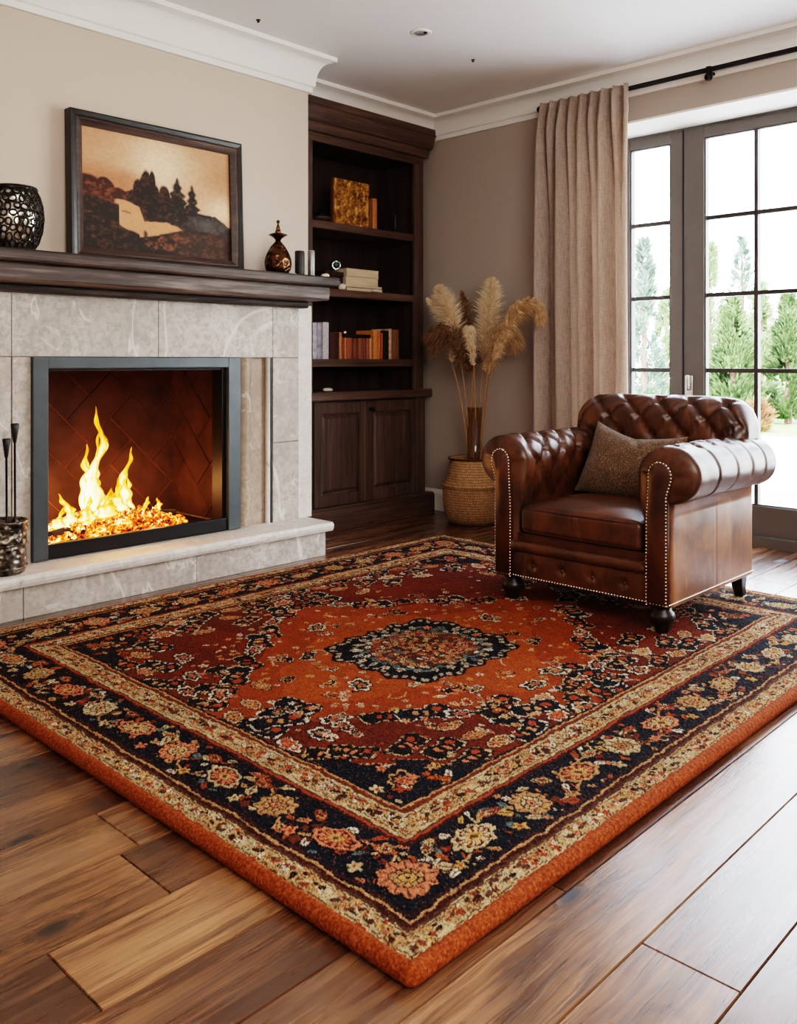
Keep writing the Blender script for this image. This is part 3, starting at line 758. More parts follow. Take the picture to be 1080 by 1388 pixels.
#--MANTEL OBJECTS--
# openwork jar: dark pierced shell over a silvered body
t = thing('openwork_vase', (1.496, 3.57, MT), 'round dark pierced-metal vase at the left end of the mantel', 'vase')
pf = [(.062, 0), (.072, .004), (.092, .035), (.106, .08), (.112, .13), (.108, .18), (.096, .222), (.084, .243)]
c0 = (1.496, 3.57, MT)
MB().lathe([(r - .0045, z) for r, z in pf], c0, 40).build('silvered_body', M['mercury'], t, True)
def pierced():
    # irregular net of tubes over the profile: voronoi-like cells on (angle, height)
    rr2 = random.Random(4); mb = MB(); pts = []; nc, nr = 22, 8
    def prof(z):
        for (r0, z0_), (r1, z1_) in zip(pf, pf[1:]):
            if z0_ <= z <= z1_: return r0 + (r1 - r0) * (z - z0_) / (z1_ - z0_ + 1e-9)
        return pf[-1][0]
    def pt(a, z): r = prof(max(.001, min(.243, z))) + .001; return (c0[0] + r * math.cos(a), c0[1] + r * math.sin(a), c0[2] + z)
    for j in range(nr):
        for i in range(nc):
            a = 2 * PI * (i + .5 * (j % 2) + rr2.uniform(-.16, .16)) / nc; z = .018 + (j + rr2.uniform(-.12, .12)) * .210 / (nr - 1)
            ra = .0135 * rr2.uniform(.75, 1.15); rz = .0145 * rr2.uniform(.75, 1.15); R = prof(z)
            loop = [pt(a + ra * math.cos(q * PI / 5) / R, z + rz * math.sin(q * PI / 5)) for q in range(10)]
            mb.tube(loop, .0034, 6, True)
    return mb
pierced().build('pierced_shell', M['openwork'], t, True)
MB().lathe([(.078, .236), (.088, .238), (.091, .246), (.088, .256), (.080, .258), (.076, .25)], c0, 40).build('rim', M['openwork'], t, True)
MB().lathe([(.060, 0), (.075, .001), (.078, .008), (.07, .012)], c0, 36).build('foot', M['openwork'], t, True)

c0 = (2.845, 3.58, MT)
t = thing('stoppered_bottle', c0, 'bulbous bronze glazed bottle with flared collar and pointed stopper on the mantel', 'bottle')
pf = [(.030, 0), (.052, .004), (.066, .03), (.070, .055), (.066, .085), (.052, .12), (.034, .15), (.018, .168), (.012, .176)]
MB().lathe(pf, c0, 36, fn=lambda r, z, a: r * (1 + .03 * math.sin(a * 2 + z * 20))).build('body', M['bronze'], t, True)
MB().lathe([(.012, .172), (.018, .186), (.036, .198), (.050, .205), (.036, .211), (.018, .216)], c0, 32).build('collar', M['bronze'], t, True)
MB().lathe([(.018, .212), (.014, .225), (.008, .25), (.004, .262), (.004, .264), (.009, .270), (.009, .276), (.004, .281), (0.0005, .284)], c0, 24).build('stopper', M['bronze'], t, True)
c0 = (3.005, 3.60, MT)
t = MB().lathe([(.024, 0), (.026, .004), (.026, .135), (.023, .14), (.0, .137)], c0, 24).build('pillar_candle', M['candle'], None, True)
tag(t, 'dark round pillar candle on the mantel next to the bronze bottle', 'candle')
c0 = (3.085, 3.60, MT)
t = MB().lathe([(.018, 0), (.0195, .004), (.0195, .145), (.017, .15), (.0, .149)], c0, 24).build('pewter_cylinder', M['pewter'], None, True)
tag(t, 'slim pale pewter cylinder at the right end of the mantel', 'candlestick')
t = MB().lathe([(.004, 0), (.016, .003), (.019, .012), (.012, .021), (.0005, .024)], (3.118, 3.52, MT), 14, fn=lambda r, z, a: r * (1 + .25 * math.sin(3 * a) + .3 * math.cos(a) ** 2)).build('seashell', M['shell'], None, True)
tag(t, 'small cream shell at the right tip of the mantel', 'shell')
t = MB().lathe([(.004, 0), (.012, .002), (.013, .008), (.006, .014), (.0005, .015)], (2.93, 3.55, MT), 12, fn=lambda r, z, a: r * (1 + .3 * math.sin(2 * a))).build('pebble', M['shell'], None, True)
tag(t, 'tiny white pebble at the foot of the bronze bottle', 'pebble')

# bucket with fire tools on the hearth
bc = (1.475, 3.615, HZ)
t = thing('tool_bucket', bc, 'embossed pewter bucket standing on the hearth beside the fire', 'bucket')
MB().lathe([(.070, 0), (.078, .003), (.084, .02), (.086, .10), (.085, .16), (.087, .198), (.090, .205), (.090, .212), (.084, .214), (.080, .205), (.076, .03), (0, .02)], bc, 40, fn=lambda r, z, a: r * (1 + (.012 * math.sin(10 * a) * math.sin(z * 50) if .03 < z < .18 else 0))).build('bucket_body', M['bucket'], t, True)
for z in (.028, .12, .185): MB().tube([(bc[0] + .088 * math.cos(a * PI / 20), bc[1] + .088 * math.sin(a * PI / 20), HZ + z) for a in range(40)], .0035, 6, True).build('band', M['bucket'], t, True)
def tool(x, y, ztop, lab, wide):
    g = thing('fire_tool', (x, y, HZ + .02), lab, 'fire tool', 'fire tools in the bucket')
    MB().tube([(x, y, HZ + .022), (x - .002, y, ztop - .07)], .0045, 8).build('shaft', M['black'], g, True)
    x2 = x - .002
    MB().lathe([(.005, -.075), (.007, -.07), (wide * .75, -.03), (wide, 0.0), (wide * .8, .004), (0, .005)], (x2, y, ztop), 12).build('grip', M['blackm'], g, True)
tool(1.475, 3.585, .718, 'shorter black fire tool leaning in the pewter bucket, nearer the left', .016)
tool(1.517, 3.605, .775, 'taller black fire tool standing in the pewter bucket, nearer the fire', .017)

#--BOOKCASE--
CF = 4.12; CB = 4.53
BL = 3.20; IX0, IX1 = 3.543, 4.452; BR = 4.548
CT = .842   # counter top
t = thing('base_cabinet', (3.87, CF, 0), 'dark walnut base cabinet with two panelled doors beside the fireplace', 'cabinet')
MB().box(BL, 4.56, CF + .012, CB, .12, CT - .055).build('carcass', M['case'], t)
for a_, b_ in ((BL, 3.538), (4.472, 4.562)): MB().box(a_, b_, CF - .004, CF + .014, .12, CT - .055).build('stile', M['case'], t, bev=.002)
MB().box(BL, 4.605, CF - .055, CB, 0, .118).build('plinth', M['caseh'], t, bev=.004)
MB().box(BL, 4.60, CF - .048, CF + .01, .118, .128).build('plinth_moulding', M['caseh'], t, bev=.003)
def cab_door(x0, x1, knobx):
    z0, z1 = .13, .775; d = MB(); w = .062; y0, y1 = CF - .014, CF + .006
    d.box(x0, x0 + w, y0, y1, z0, z1); d.box(x1 - w, x1, y0, y1, z0, z1); d.box(x0 + w, x1 - w, y0, y1, z1 - w - .01, z1); d.box(x0 + w, x1 - w, y0, y1, z0, z0 + w + .01)
    D = d.build('door', M['case'], t, bev=.003)
    a0, a1, b0, b1 = x0 + w, x1 - w, z0 + w + .01, z1 - w - .01
    p = MB(); R = []
    for ins, y in ((0, y1 - .003), (.012, y1 - .003), (.030, y0 + .004), (.036, y0 + .004)):
        R.append([(a0 + ins, y, b0 + ins), (a1 - ins, y, b0 + ins), (a1 - ins, y, b1 - ins), (a0 + ins, y, b1 - ins)])
    p.grid(R, close_v=True); p.f.append(tuple(range(12, 16))); p.build('raised_panel', M['case'], D)
    if knobx:
        k = MB(); pr = [(.012, 0), (.012, .003), (.006, .006), (.006, .016), (.013, .022), (.014, .028), (.009, .033), (.0005, .034)]
        P = [[(knobx + r * math.cos(2 * PI * q / 16), y0 - z, .722 + r * math.sin(2 * PI * q / 16)) for q in range(16)] for r, z in pr]
        k.grid(P, close_v=True); k.build('knob', M['black'], D, True)
cab_door(3.543, 3.986, None); cab_door(3.990, 4.468, 4.022)
t = tag(MB().box(BL, 4.592, CF - .045, CB, CT - .055, CT).build('countertop', M['caseh'], None, bev=.006), 'dark walnut countertop between the base cabinet and the bookshelves', 'countertop')
t = thing('bookcase', (3.87, CF, CT), 'dark walnut open bookcase with three shelves in the alcove', 'bookcase')
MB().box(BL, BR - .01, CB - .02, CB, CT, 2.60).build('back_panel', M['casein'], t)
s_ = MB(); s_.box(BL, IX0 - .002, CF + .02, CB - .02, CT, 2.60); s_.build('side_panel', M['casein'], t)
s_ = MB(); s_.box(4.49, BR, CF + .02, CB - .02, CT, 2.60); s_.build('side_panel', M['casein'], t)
s_ = MB(); s_.box(BL, IX0, CF, CF + .022, CT, 2.39); s_.build('face_stile', M['case'], t, bev=.002)
s_ = MB(); s_.box(IX1, BR, CF, CF + .022, CT, 2.39); s_.build('face_stile', M['case'], t, bev=.002)
MB().box(BL, BR, CF, CF + .022, 2.382, 2.45).build('top_rail', M['caseh'], t, bev=.002)
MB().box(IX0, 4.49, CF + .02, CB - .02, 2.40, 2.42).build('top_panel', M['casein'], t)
pc = [(0, 2.435), (.024, 2.437), (.030, 2.492), (.040, 2.494), (.043, 2.50), (.046, 2.502), (.060, 2.585), (.066, 2.588), (.068, 2.63), (-.02, 2.63)]
mb = MB(); P = sweep(pc, [(BL, CF), (BR, CF), (BR, CB)]); P = sweep(pc, [(BL, CF), (BR + .001, CF), (BR + .001, CB)])
# the room side is to the right of travel (+x): offset goes to -y, and the return goes to +x
mb.grid(P); mb.build('cornice', M['caseh'], t)
SH = [1.045, 1.484, 1.90]
for z in SH: MB().box(IX0 - .001, 4.489, CF + .004, CB - .02, z - .048, z).build('shelf', M['caseh'], t, bev=.002)

books = []
def book(px0, px1, z, h, mat, lab, depth=.17, y=None, grp='upright books on the lowest bookshelf', pages=True):
    """upright book, spine to the room; px0/px1 are x metres"""
    y0 = (y if y is not None else CF + .03)
    g = thing('book', ((px0 + px1) / 2, y0, z), lab, 'book', grp)
    c = MB(); w = px1 - px0; e = min(.003, w * .2)
    n = 6; sp = [(px0 + w * i / n, y0 + .004 * (1 - math.sin(PI * i / n))) for i in range(n + 1)]
    c.grid([[(x, yy, z + .0005) for x, yy in sp], [(x, yy, z + h) for x, yy in sp]])
    c.box(px0, px0 + e, y0 + .004, y0 + depth, z + .0005, z + h); c.box(px1 - e, px1, y0 + .004, y0 + depth, z + .0005, z + h)
    c.build('cover', mat, g)
    MB().box(px0 + e, px1 - e, y0 + .005, y0 + depth - .006, z + .004, z + h - .006).build('pages', M['paper'], g)
    return g
def bx(px, y):  # helper: pixel column of the photograph -> x metres on plane y (used only to place the books on their shelf)
    u = (px - 540) / 1200.; a = math.radians(43.78)
    dx = math.cos(a) + u * math.sin(a); dy = math.sin(a) - u * math.cos(a); return dx / dy * y
yb = CF + .03; z3 = SH[0]
def B(a, b, top, mat, lab, **k):
    x0, x1 = bx(a, yb), bx(b, yb); h = (top) ; book(x0 + .0006, x1 - .0006, z3, h, mat, lab, **k)
B(424.2, 430, .225, simple('jacket_blue_white', rgb(186, 188, 198), .5, 0, 26, .5, .1), 'white book with blue-grey printed spine, far left on the lowest shelf')
B(430.3, 436.5, .225, simple('jacket_pattern', rgb(150, 152, 166), .5, 0, 18, .6, .1), 'patterned grey-blue book just right of the white printed one')
B(438, 446, .23, book_m('jacket_pale', 196, 192, 196), 'tall plain pale grey book with dark edge on the lowest shelf')
B(447.5, 459.5, .165, book_m('jacket_maroon', 56, 24, 16), 'thick dark maroon book right of the pale grey book')
B(460.3, 464, .17, book_m('jacket_tan', 178, 112, 70), 'thin tan book between the maroon book and the small brown volumes')
smalls = [(467.5, 470, (184, 116, 76)), (470.3, 478, (150, 84, 54)), (478.8, 485.3, (112, 62, 42)), (486, 492.3, (140, 78, 52)), (493, 496.6, (122, 70, 48)), (497.2, 500.6, (156, 90, 58)), (501.2, 504.5, (196, 138, 104))]
for q, (a, b, c) in enumerate(smalls):
    nm = ['thinnest light brown', 'thickest red-brown', 'dark chocolate', 'mid red-brown', 'slim dark brown', 'slim orange-brown', 'slim pale pink-brown'][q]
    where = ['first from the left', 'second from the left', 'third from the left', 'middle one', 'third from the right', 'second from the right', 'last on the right'][q]
    B(a, b, .137 - .004 * (q == 2), book_m('jacket_small_brown', *c), f'{nm} book, {where} of the seven small brown volumes', depth=.12)
B(506.5, 512.5, .19, book_m('jacket_amber', 204, 132, 66), 'amber-brown book right of the small brown volumes')
B(512.9, 516.2, .19, book_m('jacket_orange', 186, 104, 54), 'thin orange book between two amber-brown books')
B(516.6, 519.6, .175, book_m('jacket_rust', 150, 80, 44), 'thin rust-brown book leaning end of the amber group')
B(520.6, 527, .19, book_m('jacket_black', 24, 18, 16), 'black book between the amber books and the cream-edged one')
B(527.8, 531.4, .205, simple('jacket_worn_cream', rgb(196, 160, 130), .7, 0, 30, .5, .3), 'worn cream and red book right of the black book')
B(532, 541, .20, book_m('jacket_walnut', 128, 84, 58), 'thick walnut-brown book at the right end of the row')
x0, x1 = bx(417.5, yb), bx(423, yb)
x0, x1 = bx(467.5, yb) , bx(504.5, yb)
g = thing('book', ((x0 + x1) / 2, yb + .01, z3 + .138), 'black book lying flat on top of the small brown volumes', 'book', 'books on the lowest bookshelf lying flat')
MB().box(x0 + .004, x1 - .01, yb + .006, yb + .115, z3 + .1385, z3 + .160).build('cover', M['blackm'], g, bev=.002)
MB().box(x0 + .006, x1 - .008, yb + .012, yb + .117, z3 + .142, z3 + .157).build('pages', M['paper'], g)
t = MB().lathe([(.004, 0), (.010, .003), (.014, .012), (.010, .021), (.0005, .025)], (bx(473, yb) + .01, yb + .05, z3 + .160), 16).build('glass_ball', M['silverg'], None, True)
tag(t, 'tiny shiny ball resting on the flat black book', 'ornament')
# niche stone
t = MB().lathe([(.008, 0), (.028, .002), (.033, .010), (.024, .019), (.0005, .022)], (bx(444, 4.2), 4.2, CT), 18, fn=lambda r, z, a: r * (1 + .18 * math.cos(2 * a))).build('stone', M['shell'], None, True)
tag(t, 'small smooth white stone in the bottom niche of the bookcase', 'stone')

# middle shelf: stack
z2 = SH[1]; ym = CF + .05
def flatbook(a, b, z, h, y0, y1, mat, lab, edge=True):
    x0, x1 = bx(a, y0), bx(b, y0)
    g = thing('book', ((x0 + x1) / 2, y0, z), lab, 'book', 'books stacked flat on the middle shelf')
    e = .0025
    c = MB(); c.box(x0, x1, y0, y1, z + .0004, z + e); c.box(x0, x1, y0, y1, z + h - e, z + h); c.box(x0, x1, y1 - e, y1, z + e, z + h - e); c.build('cover', mat, g)
    MB().box(x0 + .003, x1 - .003, y0 + .003, y1 - e, z + e, z + h - e).build('pages', M['paper'], g)
flatbook(470, 519, z2, .026, ym - .01, ym + .20, book_m('jacket_ink', 22, 20, 24), 'black book at the bottom of the flat stack on the middle shelf')
flatbook(467, 518, z2 + .0262, .014, ym - .01, ym + .19, book_m('jacket_cream', 210, 196, 172), 'thin cream booklet lying on the black book in the stack')
flatbook(469, 513, z2 + .0404, .056, ym, ym + .18, book_m('jacket_linen', 186, 164, 132), 'thick linen-coloured book, second from the top of the middle-shelf stack')
flatbook(470, 513.5, z2 + .0966, .05, ym, ym + .18, book_m('jacket_sand', 198, 178, 146), 'thick sand-coloured book on top of the middle-shelf stack')
x0, x1 = bx(442, ym), bx(467, ym)
g = thing('wooden_box', ((x0 + x1) / 2, ym + .06, z2), 'dark red-brown wooden box left of the stacked books', 'box')
MB().box(x0, x1 - .004, ym + .01, ym + .14, z2, z2 + .085).build('box_body', simple('redwood_box', rgb(58, 28, 18), .4, 0, 30, .3, .1), g, bev=.003)
MB().box(x0 - .003, x1 - .001, ym + .006, ym + .144, z2 + .0855, z2 + .118).build('lid', simple('redwood_lid', rgb(50, 24, 16), .4, 0, 30, .3, .1), g, bev=.004)
cx_, cy_, cz_ = bx(463, ym), ym + .06, z2 + .119
g = thing('silver_ring_ornament', (cx_, cy_, cz_), 'round silvered glass ornament standing on the wooden box', 'ornament')
MB().lathe([(.018, 0), (.018, .004), (.006, .008), (.006, .016)], (cx_ - .0, cy_, cz_), 16).build('foot', M['silverg'], g, True)
P = []
for i in range(28):
    a = 2 * PI * i / 28; row = []
    for k in range(10):
        b = 2 * PI * k / 10; R = .025 + .010 * math.cos(b); row.append((cx_ + R * math.cos(a) * .72, cy_ + .010 * math.sin(b) - R * math.cos(a) * .69, cz_ + .047 + R * math.sin(a)))
    P.append(row)
MB().grid(P, True, True).build('ring', M['silverg'], g, True)
MB().lathe([(.001, -.016), (.011, -.012), (.016, 0), (.011, .012), (.001, .016)], (cx_, cy_, cz_ + .047), 18).build('centre_ball', simple('green_glass', rgb(70, 96, 84), .15, .5), g, True)
t = MB().lathe([(.005, 0), (.02, .004), (.024, .018), (.014, .034), (.0005, .040)], (bx(461.5, ym - .02), ym - .035, z2), 16, fn=lambda r, z, a: r * (1 + .15 * math.sin(3 * a))).build('seashell', M['shell'], None, True)
tag(t, 'cream shell at the left foot of the flat book stack', 'shell')
t = MB().lathe([(.005, 0), (.024, .003), (.028, .010), (.016, .018), (.0005, .021)], (bx(509, ym - .03), ym - .035, z2), 16, fn=lambda r, z, a: r * (1 + .3 * math.cos(a) ** 2)).build('pebble', M['shell'], None, True)
tag(t, 'pale pebble in front of the right end of the black stacked book', 'pebble')

# top shelf
z1_ = SH[2]; yt = CF + .07
x0, x1 = bx(452, yt), bx(500, yt)
g = thing('carved_panel', ((x0 + x1) / 2, yt, z1_), 'square gilt panel with carved relief front standing on the top shelf', 'ornament')
MB().box(x0, x1, yt + .008, yt + .034, z1_, z1_ + .305).build('panel_back', simple('gilt_brown', rgb(110, 66, 30), .5, .2, 30, .3, .2), g, bev=.003)
nu = 70; P = []
for i in range(nu + 1):
    row = []
    for k in range(nu + 1):
        u, v = i / nu, k / nu
        ed = min(u, v, 1 - u, 1 - v)
        n_ = abs(mnoise.noise(Vector((u * 9, v * 9, 3)))) + .5 * abs(mnoise.noise(Vector((u * 19, v * 19, 8))))
        hgt = .022 * (1 - min(1, n_ * 1.6)) if ed > .07 else .020
        if ed < .012: hgt = .004
        row.append((x0 + .003 + u * (x1 - x0 - .006), yt + .008 - hgt, z1_ + .002 + v * .30))
    P.append(row)
MB().grid(P).build('relief_panel', M['gold'], g, True)
bk = [(502, 505.2, .20, (120, 70, 36), 'thin brown book between the gilt panel and the orange book'), (505.5, 511.3, .215, (190, 118, 60), 'orange-brown book right of the gilt carved panel')]
for a, b, h, c, lab in bk: book(bx(a, yt), bx(b, yt), z1_, h, book_m('jacket_top', *c), lab, .15, yt, 'books beside the gilt panel')
c0 = (bx(440, yt) - .0, yt + .05, z1_)
g = thing('dark_bowl', c0, 'dark brown bowl left of the gilt panel', 'bowl')
MB().lathe([(.03, 0), (.05, .004), (.066, .03), (.070, .045), (.064, .046), (.05, .02), (0, .012)], c0, 28).build('bowl_body', simple('brown_bowl', rgb(62, 42, 34), .4), g, True)
c1 = (c0[0] + .006, c0[1], c0[2] + .012)
t = MB().lathe([(.01, 0), (.03, .006), (.036, .034), (.03, .06), (.0005, .072)], c1, 20).build('glass_ball', simple('black_green_glass', rgb(16, 26, 24), .12, .2), None, True)
tag(t, 'dark green glass ball sitting in the brown bowl', 'ornament')
c0 = (bx(538.5, yt), yt + .02, z1_)
t = MB().lathe([(.020, 0), (.020, .004), (.006, .01), (.008, .05), (.011, .09), (.006, .118), (.009, .13), (.006, .142), (.0005, .147)], c0, 16).build('figurine', simple('dark_figurine', rgb(34, 24, 20), .35), None, True)
tag(t, 'slim dark figurine alone at the right of the top shelf', 'figurine')

#--PAMPAS--
bc = (4.425, 3.585, 0)
t = thing('woven_basket', bc, 'round woven seagrass belly basket standing in the corner', 'basket')
pf = [(.13, 0), (.155, .006), (.178, .04), (.190, .09), (.195, .14), (.195, .180), (.189, .194), (.193, .199), (.205, .207), (.192, .217), (.178, .235), (.166, .27), (.155, .31), (.150, .345), (.152, .355), (.146, .358), (.138, .34), (.135, .25), (.0, .24)]
pf = [(r * .975, z * 1.16) for r, z in pf]
mb = MB(); mb.lathe(pf, bc, 64, fn=lambda r, z, a: r * (1 + .008 * math.sin(a * 3 + z * 8)))
o = mb.build('basket_body', M['weave'], t, True)
uv = o.data.uv_layers.new(name='UVMap')
for li in o.data.loops:
    co = o.data.vertices[li.vertex_index].co; a = math.atan2(co.y, co.x) / (2 * PI); uv.data[li.index].uv = (a, co.z)
for p in o.data.polygons:   # wrap the seam
    us = [uv.data[i].uv.x for i in p.loop_indices]
    if max(us) - min(us) > .5:
        for i in p.loop_indices:
            if uv.data[i].uv.x < 0: uv.data[i].uv.x += 1
MB().tube([(bc[0] + .151 * math.cos(a * PI / 24), bc[1] + .151 * math.sin(a * PI / 24), .411) for a in range(48)], .006, 6, True).build('rim', simple('dark_rim', rgb(70, 42, 24), .8, 0, 90, .3, .3), t, True)
vc = (bc[0] + .0, bc[1] - .02, .282)
t = tag(MB().lathe([(.0, 0), (.048, 0), (.05, .004), (.050, .455), (.047, .455), (.046, .008), (.0, .008)], vc, 32).build('glass_vase', M['vglass'], None, True), 'tall clear glass cylinder vase standing inside the woven basket', 'vase')

Rr = Vector((.6919, -.7220, 0)); Fr = Vector((.7220, .6919, 0))
def pxyz(px, py, d):   # a point seen at this place at depth d, used to lay out the stems
    return Vector((0, 0, 1.03)) + Fr * d + Rr * ((px - 540) / 1200. * d) + Vector((0, 0, (490 - py) / 1200. * d))
def bez(p0, p1, p2, n): return [(p0 * (1 - t) ** 2 + p1 * 2 * t * (1 - t) + p2 * t * t) for t in [i / n for i in range(n + 1)]]
def pampas(base, mid, tip, dd, mat, lab, length, fluff, droop, seed, n_st=1500, fan=.5, curl=None):
    """stem from the vase to 'mid' then a plume from mid to tip"""
    D = 5.62
    p0 = Vector((vc[0] + base * .6919 * .03, vc[1] - base * .722 * .03, .27)); pm = pxyz(mid[0], mid[1], D + dd); pt = pxyz(tip[0], tip[1], D + dd)
    g = thing('pampas_grass', p0, lab, 'dried grass', 'dried pampas stems in the glass vase')
    ctrl = Vector((p0.x * .75 + pm.x * .25, p0.y * .75 + pm.y * .25, p0.z + (pm.z - p0.z) * .62))
    sp = bez(p0, ctrl, pm, 16)
    dirm = (pm - ctrl).normalized()
    c2 = pm + dirm * (pt - pm).length * .55 if curl is None else pxyz(curl[0], curl[1], D + dd)
    pp = bez(pm, c2, pt, 24)
    MB().tube(sp + pp[1:20], [.0042] * 17 + [.0035 - .0025 * i / 19 for i in range(19)], 7).build('stem', M['stem'], g, True)
    r = random.Random(seed); mb = MB()
    for k in range(n_st):
        u = r.random() ** .9; i = min(23, int(u * 24)); f_ = u * 24 - i
        o_ = pp[i].lerp(pp[i + 1], f_); tg = (pp[i + 1] - pp[i]).normalized()
        side = Vector((r.gauss(0, 1), r.gauss(0, 1), r.gauss(0, 1))); side = (side - tg * side.dot(tg)).normalized()
        env = (math.sin(PI * min(1, u * .9 + .12)) ** .7)
        ln = length * env * r.uniform(.55, 1.15)
        d1 = (tg * (1 - fan * .5) + side * fluff * r.uniform(.3, 1.2)).normalized()
        q0 = o_; q1 = o_ + d1 * ln * .55; q2 = q1 + (d1 + Vector((0, 0, -droop)) + side * .2).normalized() * ln * .5
        w = Vector((r.uniform(-1, 1), r.uniform(-1, 1), r.uniform(-1, 1))); w = (w - d1 * w.dot(d1)).normalized() * r.uniform(.0014, .0032)
        mb.add([tuple(q0 - w * .6), tuple(q0 + w * .6), tuple(q1 + w * 1.2), tuple(q1 - w * 1.2), tuple(q2)], [(0, 1, 2, 3), (3, 2, 4)])
    mb.build('plume', M[mat], g)
pampas(-.8, (622, 478), (592, 385), 0, 'plume_l', 'tall pale pampas plume rising up and left from the vase', .125, .62, .5, 1, 2300, fan=.55)
pampas(-1.0, (612, 492), (576, 403), .03, 'plume_l', 'pale pampas plume reaching farthest left, tip by the bookcase', .085, .55, .5, 12, 1200, curl=(612, 428))
pampas(.2, (655, 490), (667, 374), -.02, 'plume_l', 'tallest cream pampas plume standing upright in the middle', .135, .60, .5, 3, 2600)
pampas(1, (668, 490), (738, 446), -.40, 'plume_m', 'arching tan pampas plume bowing to the right, tip hanging down', .13, .6, 1.2, 4, 2600, curl=(712, 366))
pampas(-1.2, (640, 508), (580, 468), .02, 'plume_d', 'dark brown bushy pampas plume spreading low to the left', .21, .95, 1.3, 5, 3400, curl=(620, 428))
pampas(-.2, (638, 480), (625, 392), .07, 'plume_d', 'slim brown pampas plume standing behind the pale left one', .08, .4, .3, 6, 1300)
pampas(.4, (642, 497), (636, 450), -.08, 'plume_l', 'short drooping cream plume in the centre left of the bunch', .10, .75, 1.6, 7, 1300, curl=(634, 440))
pampas(.9, (660, 508), (702, 472), -.11, 'plume_m', 'short tan plume drooping on the lower right of the bunch', .17, .85, 1.6, 8, 2800, curl=(680, 424))

#--CURTAIN--
t = thing('curtain', (4.50, 2.8, 2.6), 'floor-length taupe linen curtain with pinch-pleat heading left of the glazed door', 'curtain')
def cur():
    mb = MB(); ny, nz = 190, 60; P = []
    ya, yb2 = 3.112, 2.515
    for j in range(nz + 1):
        z = 2.59 - (2.59 - .012) * (j / nz) ** 1.15 if j else 2.60
        row = []
        dz = 2.6 - z
        for i in range(ny + 1):
            s_ = i / ny
            y = ya + (yb2 - ya) * s_
            ph = s_ * 2 * PI * 8.5
            head = max(0, 1 - dz / .16)
            amp = .016 * head + (1 - head) * (.054 + .014 * math.sin(s_ * 9 + 1))
            # sharper pleats at the heading, merging into wide folds below
            w1 = math.sin(ph + .9 * math.sin(dz * 1.1 + s_ * 4)); w2 = math.sin(ph * .5 + .5 + .4 * math.sin(dz * .9))
            k = min(1, max(0, (dz - .12) / .7))
            x = 4.505 - amp * ((1 - .55 * k) * w1 + .8 * k * w2) 
            x -= .018 * head * (abs(math.sin(ph * 1.0)) ** 6)
            yy = y + .010 * math.cos(ph) * (1 - head) 
            if .10 < dz < .2: x += .010 * (1 - abs(dz - .15) / .05)
            row.append((x, yy, z))
        P.append(row)
    mb.grid(P); return mb
o = cur().build('cloth', M['curtain'], t, True)
sol = o.modifiers.new('Solidify', 'SOLIDIFY'); sol.thickness = .003
t = thing('curtain_rod', (4.53, 1.2, 2.58), 'long black curtain rod with ball ends above the glazed door', 'curtain rod')
MB().tube([(4.55, 3.14, 2.585), (4.55, -.8, 2.585)], .0135, 14).build('pole', M['black'], t, True)
def ball(x, y, z, r): return MB().lathe([(r * math.sin(PI * k / 10) + 1e-5, -r * math.cos(PI * k / 10)) for k in range(11)], (x, y, z), 18)
ball(4.55, 3.15, 2.585, .021).build('finial', M['black'], t, True); ball(4.55, -.82, 2.585, .021).build('finial', M['black'], t, True)
for yy in (2.07, -.5):
    b = MB(); b.tube([(XW, yy, 2.575), (4.545, yy, 2.575)], .008, 10); b.tube([(4.55, yy, 2.60), (4.55, yy, 2.55)], .016, 12)
    o = b.build('bracket', M['black'], t, True); ball(4.545, yy, 2.545, .022).build('bracket_ball', M['black'], o, True)

